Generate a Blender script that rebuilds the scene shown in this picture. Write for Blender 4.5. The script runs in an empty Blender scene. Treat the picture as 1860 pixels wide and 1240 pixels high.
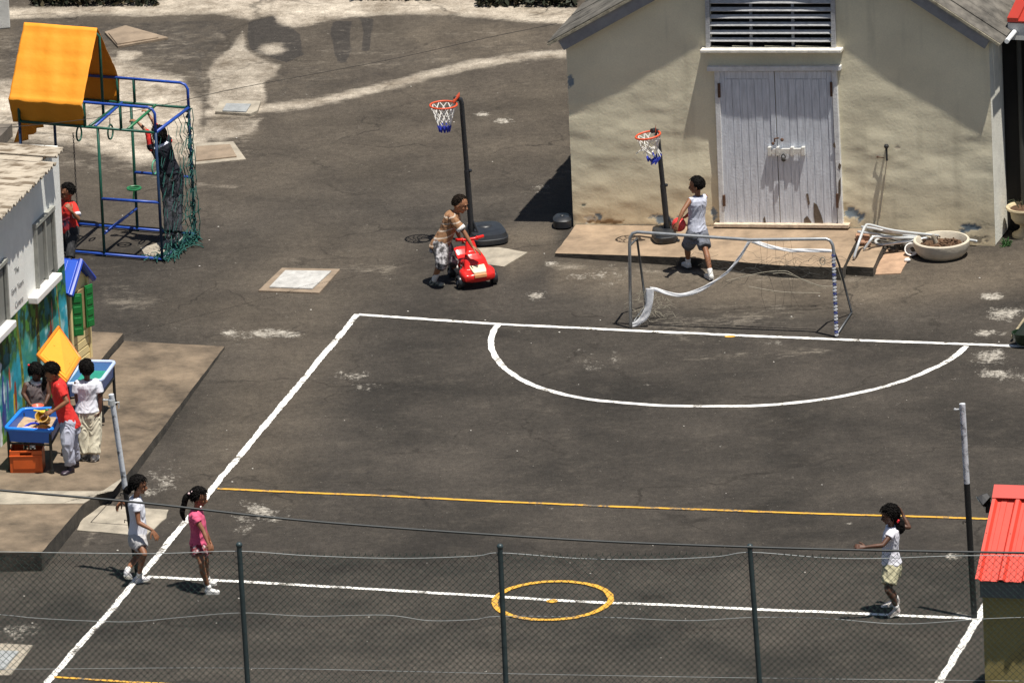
import bpy, math, random
import numpy as np
from mathutils import Vector, Matrix, noise
random.seed(7)
SC = bpy.context.scene
COL = SC.collection
R = math.radians
# ---------------------------------------------------------------- camera model (telephoto from a high viewpoint)
FPX, PITCH, ROLL, CAMH = 24800.0, 0.31608, 0.0439, 48.5
PSI = 0.2676                       # direction of the court
U = Vector((math.cos(PSI), -math.sin(PSI), 0)); V = Vector((math.sin(PSI), math.cos(PSI), 0)); Z = Vector((0, 0, 1))
CAM = Vector((0, 0, CAMH))
_cp, _sp, _cr, _sr = math.cos(PITCH), math.sin(PITCH), math.cos(ROLL), math.sin(ROLL)

def ray(px, py):
    x = (px-930)/FPX; y = -(py-620)/FPX
    X = _cr*x+_sr*y; Y = -_sr*x+_cr*y
    return Vector((X, _cp+Y*_sp, -_sp+Y*_cp)).normalized()
def G(px, py, z=0.0):
    d = ray(px, py); return CAM+d*((z-CAMH)/d.z)
def P(px, py, Y):                  # a point at distance Y
    d = ray(px, py); return CAM+d*(Y/d.y)
def PL(px, py, p0, n):             # a point on a wall
    d = ray(px, py); return CAM+d*((p0-CAM).dot(n)/d.dot(n))
def proj_np(x, y, z=0.0):
    zz = z-CAMH
    cy = y*_sp+zz*_cp; cz = y*_cp-zz*_sp
    X = x/cz; Yy = cy/cz
    return 930+FPX*(_cr*X-_sr*Yy), 620-FPX*(_sr*X+_cr*Yy)
def proj(p): return proj_np(p[0], p[1], p[2])

# ---------------------------------------------------------------- object bookkeeping
ORG = {}
def thing(name, label, cat, loc=(0, 0, 0), group=None):
    o = bpy.data.objects.new(name, None); COL.objects.link(o)
    o.empty_display_size = 0.1; o.location = loc
    o['label'] = label; o['category'] = cat
    if group: o['group'] = group
    ORG[o.name] = Vector(loc)
    return o
def tag(o, label, cat, group=None):
    o['label'] = label; o['category'] = cat
    if group: o['group'] = group
    return o
def struct(o): o['kind'] = 'structure'; return o

class MB:
    def __init__(s): s.v = []; s.f = []; s.m = []; s.cm = 0
    def add(s, vs, fs):
        b = len(s.v); s.v += [Vector(p) for p in vs]
        s.f += [tuple(i+b for i in f) for f in fs]; s.m += [s.cm]*len(fs); return s
    def box(s, c, d, ax=None):
        c = Vector(c); a, b, e = ax if ax else (Vector((1, 0, 0)), Vector((0, 1, 0)), Z)
        a = Vector(a)*d[0]/2; b = Vector(b)*d[1]/2; e = Vector(e)*d[2]/2
        vs = [c+i*a+j*b+k*e for k in (-1, 1) for i, j in ((-1, -1), (1, -1), (1, 1), (-1, 1))]
        return s.add(vs, [(3, 2, 1, 0), (4, 5, 6, 7), (0, 1, 5, 4), (1, 2, 6, 5), (2, 3, 7, 6), (3, 0, 4, 7)])
    def bar(s, p, q, w, h, up=Z):
        p = Vector(p); q = Vector(q); a = (q-p); L = a.length; a = a.normalized()
        b = up.cross(a)
        if b.length < 1e-4: b = Vector((1, 0, 0)).cross(a)
        b.normalize(); e = a.cross(b)
        return s.box((p+q)/2, (L, w, h), (a, b, e))
    def prism(s, pts, off):
        n = len(pts); off = Vector(off); pts = [Vector(p) for p in pts]
        vs = pts+[p+off for p in pts]
        return s.add(vs, [tuple(range(n))[::-1], tuple(range(n, 2*n))]+[(i, (i+1) % n, n+(i+1) % n, n+i) for i in range(n)])
    def quad(s, a, b, c, d): return s.add([a, b, c, d], [(0, 1, 2, 3)])
    def loft(s, secs, n=16, cap=True, sq=1.0):
        base = len(s.v); k = len(secs)
        vs = []
        for c, a, b in secs:
            for i in range(n):
                t = 2*math.pi*i/n; ct, st = math.cos(t), math.sin(t)
                ct = math.copysign(abs(ct)**sq, ct); st = math.copysign(abs(st)**sq, st)
                vs.append(Vector(c)+Vector(a)*ct+Vector(b)*st)
        fs = [(j*n+i, j*n+(i+1) % n, (j+1)*n+(i+1) % n, (j+1)*n+i) for j in range(k-1) for i in range(n)]
        if cap: fs += [tuple(range(n))[::-1], tuple(range((k-1)*n, k*n))]
        return s.add(vs, fs)
    def tube(s, pts, r, n=8, closed=False, cap=True):
        pts = [Vector(p) for p in pts]; m = len(pts); rs = r if isinstance(r, (list, tuple)) else [r]*m
        vs = []; prev = None
        for i, p in enumerate(pts):
            if closed: t = pts[(i+1) % m]-pts[i-1]
            else: t = pts[min(i+1, m-1)]-pts[max(i-1, 0)]
            t.normalize()
            if prev is None:
                a = t.cross(Z)
                if a.length < 1e-3: a = t.cross(Vector((1, 0, 0)))
                a.normalize()
            else:
                a = prev-t*prev.dot(t)
                if a.length < 1e-5: a = t.cross(Vector((.3, .5, .8)))
                a.normalize()
            prev = a; b = t.cross(a)
            for j in range(n):
                q = 2*math.pi*j/n; vs.append(p+a*(rs[i]*math.cos(q))+b*(rs[i]*math.sin(q)))
        kk = m if closed else m-1
        fs = [(i*n+j, i*n+(j+1) % n, ((i+1) % m)*n+(j+1) % n, ((i+1) % m)*n+j) for i in range(kk) for j in range(n)]
        if cap and not closed: fs += [tuple(range(n))[::-1], tuple(range((m-1)*n, m*n))]
        return s.add(vs, fs)
    def lathe(s, c, prof, n=28, ax=None, el=1.0):
        c = Vector(c); a, b, e = ax if ax else (Vector((1, 0, 0)), Vector((0, 1, 0)), Z)
        m = len(prof)
        vs = [c+Vector(a)*(r*math.cos(2*math.pi*j/n))+Vector(b)*(r*el*math.sin(2*math.pi*j/n))+Vector(e)*z for r, z in prof for j in range(n)]
        fs = [(i*n+j, i*n+(j+1) % n, (i+1)*n+(j+1) % n, (i+1)*n+j) for i in range(m-1) for j in range(n)]
        if prof[0][0] > 1e-6: fs.append(tuple(range(n))[::-1])
        if prof[-1][0] > 1e-6: fs.append(tuple(range((m-1)*n, m*n)))
        return s.add(vs, fs)
    def ball(s, c, r, n=14, ax=None):
        c = Vector(c); r = Vector((r, r, r)) if isinstance(r, (int, float)) else Vector(r)
        a, b, e = ax if ax else (Vector((1, 0, 0)), Vector((0, 1, 0)), Z)
        a, b, e = Vector(a)*r.x, Vector(b)*r.y, Vector(e)*r.z
        k = n//2; vs = []
        for i in range(1, k):
            th = math.pi*i/k
            for j in range(n):
                ph = 2*math.pi*j/n
                vs.append(c+a*(math.sin(th)*math.cos(ph))+b*(math.sin(th)*math.sin(ph))-e*math.cos(th))
        vs += [c-e, c+e]; o = len(vs)
        fs = [(i*n+j, i*n+(j+1) % n, (i+1)*n+(j+1) % n, (i+1)*n+j) for i in range(k-2) for j in range(n)]
        fs += [(o-2, (j+1) % n, j) for j in range(n)]+[(o-1, (k-2)*n+j, (k-2)*n+(j+1) % n) for j in range(n)]
        return s.add(vs, fs)
    def caps(s, p0, p1, r0, r1, n=12):          # tapered limb with round ends
        p0 = Vector(p0); p1 = Vector(p1); t = (p1-p0)
        if t.length < 1e-5: return s.ball(p0, max(r0, r1))
        t.normalize(); pts = []; rs = []
        for k in range(4):
            a = math.pi/2*(1-k/4); pts.append(p0-t*r0*math.sin(a)); rs.append(max(r0*math.cos(a), r0*.05))
        for k in range(5): pts.append(p0.lerp(p1, k/4)); rs.append(r0+(r1-r0)*k/4)
        for k in range(1, 5):
            a = math.pi/2*(k/4); pts.append(p1+t*r1*math.sin(a)); rs.append(max(r1*math.cos(a), r1*.05))
        return s.tube(pts, rs, n)
    def build(s, name, mat, parent=None, smooth=False, loc=None):
        me = bpy.data.meshes.new(name)
        if parent is not None: o0 = ORG[parent.name]
        elif loc is not None: o0 = Vector(loc)
        else:
            xs = [p.x for p in s.v]; ys = [p.y for p in s.v]; zs = [p.z for p in s.v]
            o0 = Vector(((min(xs)+max(xs))/2, (min(ys)+max(ys))/2, min(zs)))
        me.from_pydata([tuple(p-o0) for p in s.v], [], s.f)
        mats = mat if isinstance(mat, (list, tuple)) else [mat]
        for m in mats: me.materials.append(m)
        if len(mats) > 1: me.polygons.foreach_set('material_index', s.m)
        if smooth: me.polygons.foreach_set('use_smooth', [True]*len(me.polygons))
        me.update()
        ob = bpy.data.objects.new(name, me); COL.objects.link(ob)
        if parent is not None: ob.parent = parent
        else: ob.location = o0
        ORG[ob.name] = o0
        if smooth == 'auto':
            me.polygons.foreach_set('use_smooth', [True]*len(me.polygons))
            me.set_sharp_from_angle(angle=R(38))
        return ob
def bevel(o, w=0.01, seg=2):
    m = o.modifiers.new('bevel', 'BEVEL'); m.width = w; m.segments = seg; m.limit_method = 'ANGLE'; m.angle_limit = R(40)
    return o
def copy_tree(o, parent=None, loc=None):
    c = o.copy(); COL.objects.link(c); c.parent = parent
    if loc is not None: c.location = loc
    for ch in [x for x in bpy.data.objects if x.parent == o]: copy_tree(ch, c)
    return c

# ---------------------------------------------------------------- materials
MATS = {}
def mat(name, c, rough=.7, var=.15, scale=6, bump=0., bscale=60, metal=0., c2=None, edge=.5, spec=None, detail=6, streak=None):
    if name in MATS: return MATS[name]
    m = bpy.data.materials.new(name); m.use_nodes = True; nt = m.node_tree; N = nt.nodes; L = nt.links
    b = N['Principled BSDF']; b.inputs['Roughness'].default_value = rough; b.inputs['Metallic'].default_value = metal
    if spec is not None: b.inputs['Specular IOR Level'].default_value = spec
    tc = N.new('ShaderNodeTexCoord'); mp = N.new('ShaderNodeMapping'); L.new(tc.outputs['Object'], mp.inputs[0])
    if streak: mp.inputs['Scale'].default_value = streak
    nz = N.new('ShaderNodeTexNoise'); nz.inputs['Scale'].default_value = scale; nz.inputs['Detail'].default_value = detail; nz.inputs['Roughness'].default_value = .65
    L.new(mp.outputs[0], nz.inputs['Vector'])
    rp = N.new('ShaderNodeValToRGB'); e = rp.color_ramp.elements
    lo = [x*(1-var) for x in c]; hi = [min(1, x*(1+var)) for x in c]
    if c2: lo = list(c2); hi = list(c)
    e[0].position = .5-edge*.4 if not c2 else edge-.06; e[0].color = (*lo, 1); e[1].position = .5+edge*.4 if not c2 else edge+.06; e[1].color = (*hi, 1)
    L.new(nz.outputs['Fac'], rp.inputs[0]); L.new(rp.outputs[0], b.inputs['Base Color'])
    if bump:
        n2 = N.new('ShaderNodeTexNoise'); n2.inputs['Scale'].default_value = bscale; n2.inputs['Detail'].default_value = 5
        L.new(tc.outputs['Object'], n2.inputs['Vector'])
        bp = N.new('ShaderNodeBump'); bp.inputs['Strength'].default_value = bump; bp.inputs['Distance'].default_value = .01
        L.new(n2.outputs['Fac'], bp.inputs['Height']); L.new(bp.outputs[0], b.inputs['Normal'])
    MATS[name] = m; return m
def attr_mat(name, attr, rough=.8, bump=.3, bscale=40, grain=.12, gscale=90):
    m = bpy.data.materials.new(name); m.use_nodes = True; nt = m.node_tree; N = nt.nodes; L = nt.links
    b = N['Principled BSDF']; b.inputs['Roughness'].default_value = rough; b.inputs['Specular IOR Level'].default_value = .2
    a = N.new('ShaderNodeAttribute'); a.attribute_name = attr
    tc = N.new('ShaderNodeTexCoord'); nz = N.new('ShaderNodeTexNoise'); nz.inputs['Scale'].default_value = gscale; nz.inputs['Detail'].default_value = 5
    L.new(tc.outputs['Object'], nz.inputs['Vector'])
    mr = N.new('ShaderNodeMapRange'); mr.inputs[3].default_value = 1-grain*2; mr.inputs[4].default_value = 1+grain*2; L.new(nz.outputs['Fac'], mr.inputs[0])
    mx = N.new('ShaderNodeVectorMath'); mx.operation = 'SCALE'; L.new(a.outputs['Color'], mx.inputs[0]); L.new(mr.outputs[0], mx.inputs['Scale'])
    L.new(mx.outputs[0], b.inputs['Base Color'])
    n2 = N.new('ShaderNodeTexNoise'); n2.inputs['Scale'].default_value = bscale; n2.inputs['Detail'].default_value = 6; L.new(tc.outputs['Object'], n2.inputs['Vector'])
    bp = N.new('ShaderNodeBump'); bp.inputs['Strength'].default_value = bump; bp.inputs['Distance'].default_value = .01
    L.new(n2.outputs['Fac'], bp.inputs['Height']); L.new(bp.outputs[0], b.inputs['Normal'])
    return m
def setcol(me, name, arr):
    ca = me.color_attributes.new(name, 'FLOAT_COLOR', 'POINT'); ca.data.foreach_set('color', np.asarray(arr, dtype=np.float32).ravel())
def lin(r, g, b):
    f = lambda x: ((x/255+.055)/1.055)**2.4 if x > 10 else x/255/12.92
    return (f(r), f(g), f(b))

# ---------------------------------------------------------------- numpy helpers for masks
def sdf(px, py, poly):
    px = px.ravel(); py = py.ravel(); d = np.full(px.shape, 1e9); ins = np.zeros(px.shape, bool)
    n = len(poly)
    for i in range(n):
        ax, ay = poly[i]; bx, by = poly[(i+1) % n]
        ex, ey = bx-ax, by-ay; wx, wy = px-ax, py-ay
        t = np.clip((wx*ex+wy*ey)/(ex*ex+ey*ey+1e-9), 0, 1)
        d = np.minimum(d, (wx-ex*t)**2+(wy-ey*t)**2)
        c = ((ay > py) != (by > py)) & (px < (bx-ax)*(py-ay)/((by-ay) if by != ay else 1e-9)+ax)
        ins ^= c
    d = np.sqrt(d); return np.where(ins, d, -d)
def line_d(px, py, pts):
    d = np.full(px.shape, 1e9)
    for (ax, ay), (bx, by) in zip(pts[:-1], pts[1:]):
        ex, ey = bx-ax, by-ay; wx, wy = px-ax, py-ay
        t = np.clip((wx*ex+wy*ey)/(ex*ex+ey*ey+1e-9), 0, 1)
        d = np.minimum(d, (wx-ex*t)**2+(wy-ey*t)**2)
    return np.sqrt(d)
def vnoise(x, y, seed=0):            # smooth value noise
    xi = np.floor(x).astype(int); yi = np.floor(y).astype(int); fx = x-xi; fy = y-yi
    fx = fx*fx*(3-2*fx); fy = fy*fy*(3-2*fy)
    def h(a, b):
        k = (a*374761393+b*668265263+seed*1442695041) & 0xffffffff
        k = ((k ^ (k >> 13))*1274126177) & 0xffffffff
        return ((k ^ (k >> 16)) & 0xffff)/65535.
    return (h(xi, yi)*(1-fx)+h(xi+1, yi)*fx)*(1-fy)+(h(xi, yi+1)*(1-fx)+h(xi+1, yi+1)*fx)*fy
def fbm(x, y, seed=0, o=4):
    s = 0; a = .5; t = 0
    for k in range(o): s = s+a*vnoise(x*2**k, y*2**k, seed+k*7); t += a; a *= .55
    return s/t
def grid_mesh(name, Pts, keep=None):
    ny, nx = Pts.shape[:2]; me = bpy.data.meshes.new(name)
    idx = np.arange(ny*nx).reshape(ny, nx)
    f = np.stack([idx[:-1, :-1], idx[:-1, 1:], idx[1:, 1:], idx[1:, :-1]], -1).reshape(-1, 4)
    if keep is not None: f = f[keep.reshape(-1)]
    me.vertices.add(ny*nx); me.vertices.foreach_set('co', Pts.astype(np.float32).ravel())
    me.loops.add(len(f)*4); me.loops.foreach_set('vertex_index', f.astype(np.int32).ravel())
    me.polygons.add(len(f)); me.polygons.foreach_set('loop_start', np.arange(0, len(f)*4, 4, dtype=np.int32))
    me.polygons.foreach_set('loop_total', np.full(len(f), 4, dtype=np.int32))
    me.polygons.foreach_set('use_smooth', np.ones(len(f), dtype=bool))
    me.update(calc_edges=True); me.validate()
    return me
def remesh(mb, name, m, parent, voxel=.006, smooth=3, fold=0., fs=20, seed=0):
    me = bpy.data.meshes.new('tmp'); me.from_pydata([tuple(p) for p in mb.v], [], mb.f); me.update()
    ob = bpy.data.objects.new('tmp', me); COL.objects.link(ob)
    md = ob.modifiers.new('r', 'REMESH'); md.mode = 'VOXEL'; md.voxel_size = voxel
    if smooth: sm = ob.modifiers.new('s', 'SMOOTH'); sm.factor = .5; sm.iterations = smooth
    bpy.context.view_layer.update()
    dg = bpy.context.evaluated_depsgraph_get(); me2 = bpy.data.meshes.new_from_object(ob.evaluated_get(dg))
    bpy.data.objects.remove(ob); bpy.data.meshes.remove(me)
    me2.name = name; o0 = ORG[parent.name] if parent else Vector((0, 0, 0))
    n = len(me2.vertices); co = np.empty(n*3, np.float32); me2.vertices.foreach_get('co', co); co = co.reshape(-1, 3)
    if fold:
        nr = np.empty(n*3, np.float32); me2.vertices.foreach_get('normal', nr); nr = nr.reshape(-1, 3)
        for i in range(n):
            c = co[i]; q = Vector((c[0]*fs*1.3+seed, c[1]*fs*1.3, c[2]*fs*.8))
            w = noise.noise(q+Vector((noise.noise(q*.5)*1.5,)*3))
            co[i] += nr[i]*((1-abs(w)*2.4)*fold)
    co -= np.array(o0, dtype=np.float32); me2.vertices.foreach_set('co', co.ravel())
    me2.polygons.foreach_set('use_smooth', [True]*len(me2.polygons)); me2.materials.clear(); me2.materials.append(m); me2.update()
    o = bpy.data.objects.new(name, me2); COL.objects.link(o); o.parent = parent; ORG[o.name] = o0
    return o
SUN_E, SKY_E, EXPO = 5.0, .05, .30
# ================================================================ the ground
def ground_material():
    m = bpy.data.materials.new('worn_asphalt'); m.use_nodes = True; nt = m.node_tree; N = nt.nodes; L = nt.links
    b = N['Principled BSDF']; b.inputs['Roughness'].default_value = .92; b.inputs['Specular IOR Level'].default_value = .25
    tc = N.new('ShaderNodeTexCoord'); at = N.new('ShaderNodeAttribute'); at.attribute_name = 'zones'
    sep = N.new('ShaderNodeSeparateColor'); L.new(at.outputs['Color'], sep.inputs[0])
    def nz(scale, det=6, ro=.6, sc=None):
        n = N.new('ShaderNodeTexNoise'); n.inputs['Scale'].default_value = scale; n.inputs['Detail'].default_value = det; n.inputs['Roughness'].default_value = ro
        if sc:
            mp = N.new('ShaderNodeMapping'); mp.inputs['Scale'].default_value = sc; L.new(tc.outputs['Object'], mp.inputs[0]); L.new(mp.outputs[0], n.inputs['Vector'])
        else: L.new(tc.outputs['Object'], n.inputs['Vector'])
        return n.outputs['Fac']
    def math_(op, a, b_, cl=False):
        n = N.new('ShaderNodeMath'); n.operation = op; n.use_clamp = cl
        for i, x in enumerate((a, b_)):
            if isinstance(x, (int, float)): n.inputs[i].default_value = x
            else: L.new(x, n.inputs[i])
        return n.outputs[0]
    def mask(ch, noi, k, hard):
        t = math_('SUBTRACT', noi, .5); t = math_('MULTIPLY', t, k); t = math_('ADD', t, ch); t = math_('SUBTRACT', t, .5); t = math_('MULTIPLY', t, hard)
        return math_('ADD', t, .5, True)
    def ramp(f, c0, c1, p0=.3, p1=.7):
        r = N.new('ShaderNodeValToRGB'); e = r.color_ramp.elements; e[0].position = p0; e[0].color = (*c0, 1); e[1].position = p1; e[1].color = (*c1, 1); L.new(f, r.inputs[0]); return r.outputs[0]
    def mix(f, a, c):
        n = N.new('ShaderNodeMix'); n.data_type = 'RGBA'; L.new(f, n.inputs[0])
        for i, x in ((6, a), (7, c)):
            if isinstance(x, tuple): n.inputs[i].default_value = (*x, 1)
            else: L.new(x, n.inputs[i])
        return n.outputs[2]
    def mul(a, f):
        n = N.new('ShaderNodeVectorMath'); n.operation = 'SCALE'; L.new(a, n.inputs[0]); L.new(f, n.inputs['Scale']); return n.outputs[0]
    base = ramp(nz(.55, 7, .62), ASPH_D, ASPH_L, .32, .68)
    base = mix(at.outputs['Alpha'], base, ramp(nz(1.3), (.066, .053, .040), (.145, .118, .088)))
    # fine dusty streaks
    st = mask(math_('MULTIPLY', nz(2.2, 8, .7), .62), nz(14, 6, .75), .5, 3.0)
    base = mix(math_('MULTIPLY', st, .35), base, (.15, .128, .10))
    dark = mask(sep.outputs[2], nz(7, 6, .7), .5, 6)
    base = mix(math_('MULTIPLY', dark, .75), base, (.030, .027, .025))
    pale = mask(sep.outputs[0], math_('ADD', math_('MULTIPLY', nz(1.7, 9, .8, (.7, 1.3, 1)), .6), math_('MULTIPLY', nz(9, 7, .8, (.6, 1.4, 1)), .4)), 2.1, 4.2)
    rc = N.new('ShaderNodeMapRange'); L.new(sep.outputs[0], rc.inputs[0]); rc.inputs[1].default_value = .35; rc.inputs[2].default_value = 1.0; rc.inputs[3].default_value = .30; rc.inputs[4].default_value = 1.0
    pale = math_('MULTIPLY', pale, rc.outputs[0])
    base = mix(pale, base, ramp(nz(1.9, 9, .74), (.15, .12, .088), (.50, .44, .36), .34, .64))
    wn = math_('ADD', math_('MULTIPLY', nz(4.5, 9, .8, (1, .6, 1)), .6), math_('MULTIPLY', nz(19, 6, .8), .4))
    wh = math_('MULTIPLY', mask(sep.outputs[1], wn, 3.6, 3.0), .72)
    base = mix(wh, base, ramp(nz(9), (.28, .25, .21), (.60, .56, .49)))
    speck = math_('GREATER_THAN', nz(26, 2, .5), .765)
    base = mix(math_('MULTIPLY', speck, .5), base, (.42, .38, .32))
    # cracks and patch seams
    vo = N.new('ShaderNodeTexVoronoi'); vo.feature = 'DISTANCE_TO_EDGE'; vo.inputs['Scale'].default_value = .42
    dn = N.new('ShaderNodeTexNoise'); dn.inputs['Scale'].default_value = 1.6; dn.inputs['Detail'].default_value = 6; L.new(tc.outputs['Object'], dn.inputs['Vector'])
    vm = N.new('ShaderNodeVectorMath'); vm.operation = 'MULTIPLY_ADD'; L.new(dn.outputs['Color'], vm.inputs[0]); vm.inputs[1].default_value = (1.3, 1.3, 0); L.new(tc.outputs['Object'], vm.inputs[2]); L.new(vm.outputs[0], vo.inputs['Vector'])
    cr = N.new('ShaderNodeMapRange'); L.new(vo.outputs['Distance'], cr.inputs[0]); cr.inputs[1].default_value = .003; cr.inputs[2].default_value = .012; cr.inputs[3].default_value = 1; cr.inputs[4].default_value = 0
    base = mix(math_('MULTIPLY', cr.outputs[0], math_('MULTIPLY', math_('SUBTRACT', nz(.9, 3), .40, True), 2.6, True)), base, (.018, .015, .012))
    # pale scuffs and grit
    sc_ = math_('MULTIPLY', math_('SUBTRACT', nz(5.5, 9, .82, (.45, 1.5, 1)), .56, True), 3.2, True)
    base = mix(math_('MULTIPLY', sc_, .45), base, (.17, .145, .115))
    grain = N.new('ShaderNodeMapRange'); L.new(nz(55, 5, .8), grain.inputs[0]); grain.inputs[1].default_value = .3; grain.inputs[2].default_value = .7; grain.inputs[3].default_value = .55; grain.inputs[4].default_value = 1.55
    g2 = N.new('ShaderNodeMapRange'); L.new(nz(13, 7, .85, (1, .8, 1)), g2.inputs[0]); g2.inputs[1].default_value = .3; g2.inputs[2].default_value = .7; g2.inputs[3].default_value = .62; g2.inputs[4].default_value = 1.42
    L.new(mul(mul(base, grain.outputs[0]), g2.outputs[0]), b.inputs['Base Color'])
    bp = N.new('ShaderNodeBump'); bp.inputs['Strength'].default_value = .5; bp.inputs['Distance'].default_value = .008
    L.new(nz(38, 6, .75), bp.inputs['Height']); L.new(bp.outputs[0], b.inputs['Normal'])
    return m
ASPH_D = (.0225, .0198, .0168); ASPH_L = (.060, .0512, .0425)
def soft(d, w): return np.clip(.5+d/(2*w), 0, 1)
def make_ground():
    xs = np.arange(-10.5, 10.5, .05); ys = np.arange(128, 176, .06)
    X, Y = np.meshgrid(xs, ys); px, py = proj_np(X, Y, 0)
    sh = px.shape; px = px.ravel(); py = py.ravel()
    zones = np.zeros((len(px), 4), np.float32)
    def pl(poly, w=8, a=1.0): return soft(sdf(px, py, poly), w)*a
    def blob(cx, cy, rx, ry, a=1., k=1.): return a*np.clip(1.25-np.sqrt(((px-cx)/rx)**2+((py-cy)/ry)**2)*k, 0, 1)
    Rr = np.zeros(len(px)); Gg = Rr.copy(); B = Rr.copy(); A = Rr.copy()
    mx = np.maximum
    Rr = mx(Rr, pl([(-200, 14), (110, 14), (290, 2), (340, -30), (620, -30), (760, -8), (860, -6), (960, 8), (1150, 25), (1150, 60), (1025, 45), (960, 42), (880, 33), (800, 27), (690, 28), (600, 35), (560, 48), (530, 50), (505, 42), (495, 27), (455, 36), (440, 33), (390, 25), (290, 30), (180, 27), (60, 34), (-200, 40)], 9, 1.08))
    Rr = mx(Rr, pl([(-60, 152), (45, 140), (140, 118), (215, 104), (262, 123), (330, 138), (350, 165), (372, 190), (365, 225), (380, 250), (370, 290), (320, 300), (240, 300), (160, 275), (110, 262), (-60, 250)], 20, 1.0))
    Rr = mx(Rr, pl([(215, 92), (255, 92), (262, 100), (235, 112), (215, 112)], 5, .9))
    Rr = mx(Rr, pl([(130, 290), (230, 310), (330, 320), (450, 335), (430, 350), (300, 335), (160, 312)], 12, .55))
    Rr = mx(Rr, pl([(440, 55), (450, 75), (452, 92), (480, 105), (515, 117), (505, 140), (485, 150), (487, 190), (460, 215), (400, 215), (372, 190), (380, 150), (372, 130), (385, 110), (420, 80)], 9, .74))
    Rr = mx(Rr, pl([(372, 212), (480, 212), (470, 240), (400, 262), (355, 250)], 9, .66))
    Rr = mx(Rr, blob(495, 90, 42, 19, .74, 1.0))
    dd = line_d(px, py, [(380, 205), (490, 196), (560, 188), (600, 180), (720, 152), (780, 136), (860, 117), (950, 103), (1030, 97)])
    Rr = mx(Rr, soft(9-dd, 9)*.92)
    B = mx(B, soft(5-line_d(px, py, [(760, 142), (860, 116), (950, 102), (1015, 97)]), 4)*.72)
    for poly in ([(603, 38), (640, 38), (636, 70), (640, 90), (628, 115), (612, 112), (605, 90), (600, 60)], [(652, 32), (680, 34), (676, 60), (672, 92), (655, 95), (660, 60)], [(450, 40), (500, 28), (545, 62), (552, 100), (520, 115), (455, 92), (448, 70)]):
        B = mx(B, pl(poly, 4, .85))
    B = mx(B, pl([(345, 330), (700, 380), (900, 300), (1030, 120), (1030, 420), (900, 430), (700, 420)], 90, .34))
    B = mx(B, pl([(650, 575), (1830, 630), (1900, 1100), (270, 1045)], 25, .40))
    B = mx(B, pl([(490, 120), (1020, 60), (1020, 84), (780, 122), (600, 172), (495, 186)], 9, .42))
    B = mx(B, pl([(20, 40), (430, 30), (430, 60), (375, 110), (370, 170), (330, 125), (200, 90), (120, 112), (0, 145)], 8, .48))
    # dust and brown soil
    A = mx(A, pl([(1000, 470), (1540, 492), (1650, 470), (1860, 450), (1900, 520), (1600, 560), (1300, 560), (1010, 520)], 22, .75))
    A = mx(A, pl([(870, 420), (1010, 400), (1010, 470), (930, 500), (880, 460)], 18, .7))
    A = mx(A, pl([(560, 390), (700, 430), (740, 480), (640, 560), (520, 900), (330, 900), (420, 640), (300, 560)], 60, .45))
    A = mx(A, pl([(800, 30), (1020, 45), (1020, 95), (800, 120), (720, 60)], 14, .7))
    A = mx(A, blob(495, 90, 42, 19, .8))
    A = mx(A, pl([(380, 195), (480, 195), (480, 260), (360, 260)], 12, .6))
    Rr = mx(Rr, pl([(1150, 560), (1420, 520), (1500, 560), (1480, 600), (1250, 640), (1100, 610)], 40, .42))
    Rr = mx(Rr, pl([(960, 470), (1560, 498), (1640, 500), (1560, 520), (1000, 492)], 12, .52))
    Rr = mx(Rr, pl([(1230, 640), (1500, 620), (1560, 650), (1240, 665)], 14, .44))
    Rr = mx(Rr, pl([(410, 640), (418, 632), (250, 860), (160, 1000), (130, 1010), (225, 870)], 12, .55))
    Rr = mx(Rr, pl([(160, 500), (300, 520), (330, 590), (200, 600), (160, 560)], 40, .42))
    Rr = mx(Rr, pl([(630, 470), (760, 480), (700, 510), (560, 500)], 14, .42))
    # flaked white paint
    for c in ((480, 606, 80, 11, .62), (420, 604, 30, 7, .5), (528, 607, 30, 8, .62), (645, 684, 48, 16, .36), (620, 676, 20, 8, .36), (975, 537, 22, 10, .66), (910, 220, 25, 7, .66), (875, 208, 20, 5, .6), (470, 930, 60, 26, .45), (440, 960, 28, 12, .4),
              (1800, 538, 26, 8, .72), (1825, 568, 42, 16, .66), (1790, 604, 40, 9, .64), (1800, 648, 46, 22, .55), (1830, 680, 60, 14, .48), (1790, 680, 30, 12, .5), (890, 455, 12, 5, .4), (820, 508, 10, 5, .5), (300, 870, 40, 30, .38), (265, 890, 36, 14, .5),
              (985, 340, 30, 12, .36), (1000, 480, 30, 8, .45), (1100, 500, 80, 20, .34), (1080, 655, 60, 25, .3), (660, 700, 30, 12, .34), (1400, 620, 40, 10, .34), (1545, 950, 10, 4, .5), (30, 1150, 60, 30, .34), (1730, 1010, 20, 8, .6), (1745, 1115, 32, 8, .66)):
        Gg = mx(Gg, blob(*c))
    A = mx(A, pl([(-200, -50), (2000, -50), (2000, 60), (1030, 330), (700, 330), (300, 420), (-200, 420)], 60, .42))
    Rr = mx(Rr, pl([(-200, -50), (1100, -50), (1040, 200), (800, 330), (400, 380), (-200, 400)], 80, .17))
    Rr = mx(Rr, pl([(-200, 20), (420, 20), (520, 120), (480, 330), (300, 350), (-200, 340)], 50, .40))
    Rr = mx(Rr, pl([(480, 20), (1030, 40), (1030, 95), (600, 175), (490, 190)], 30, .33))
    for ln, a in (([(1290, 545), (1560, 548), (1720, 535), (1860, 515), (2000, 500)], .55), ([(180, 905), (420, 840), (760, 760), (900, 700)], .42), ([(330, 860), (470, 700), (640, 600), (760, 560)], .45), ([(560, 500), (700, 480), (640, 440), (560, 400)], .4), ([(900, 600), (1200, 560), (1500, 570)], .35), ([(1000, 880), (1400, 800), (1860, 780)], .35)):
        B = mx(B, soft(3-line_d(px, py, ln), 6)*a)
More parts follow.
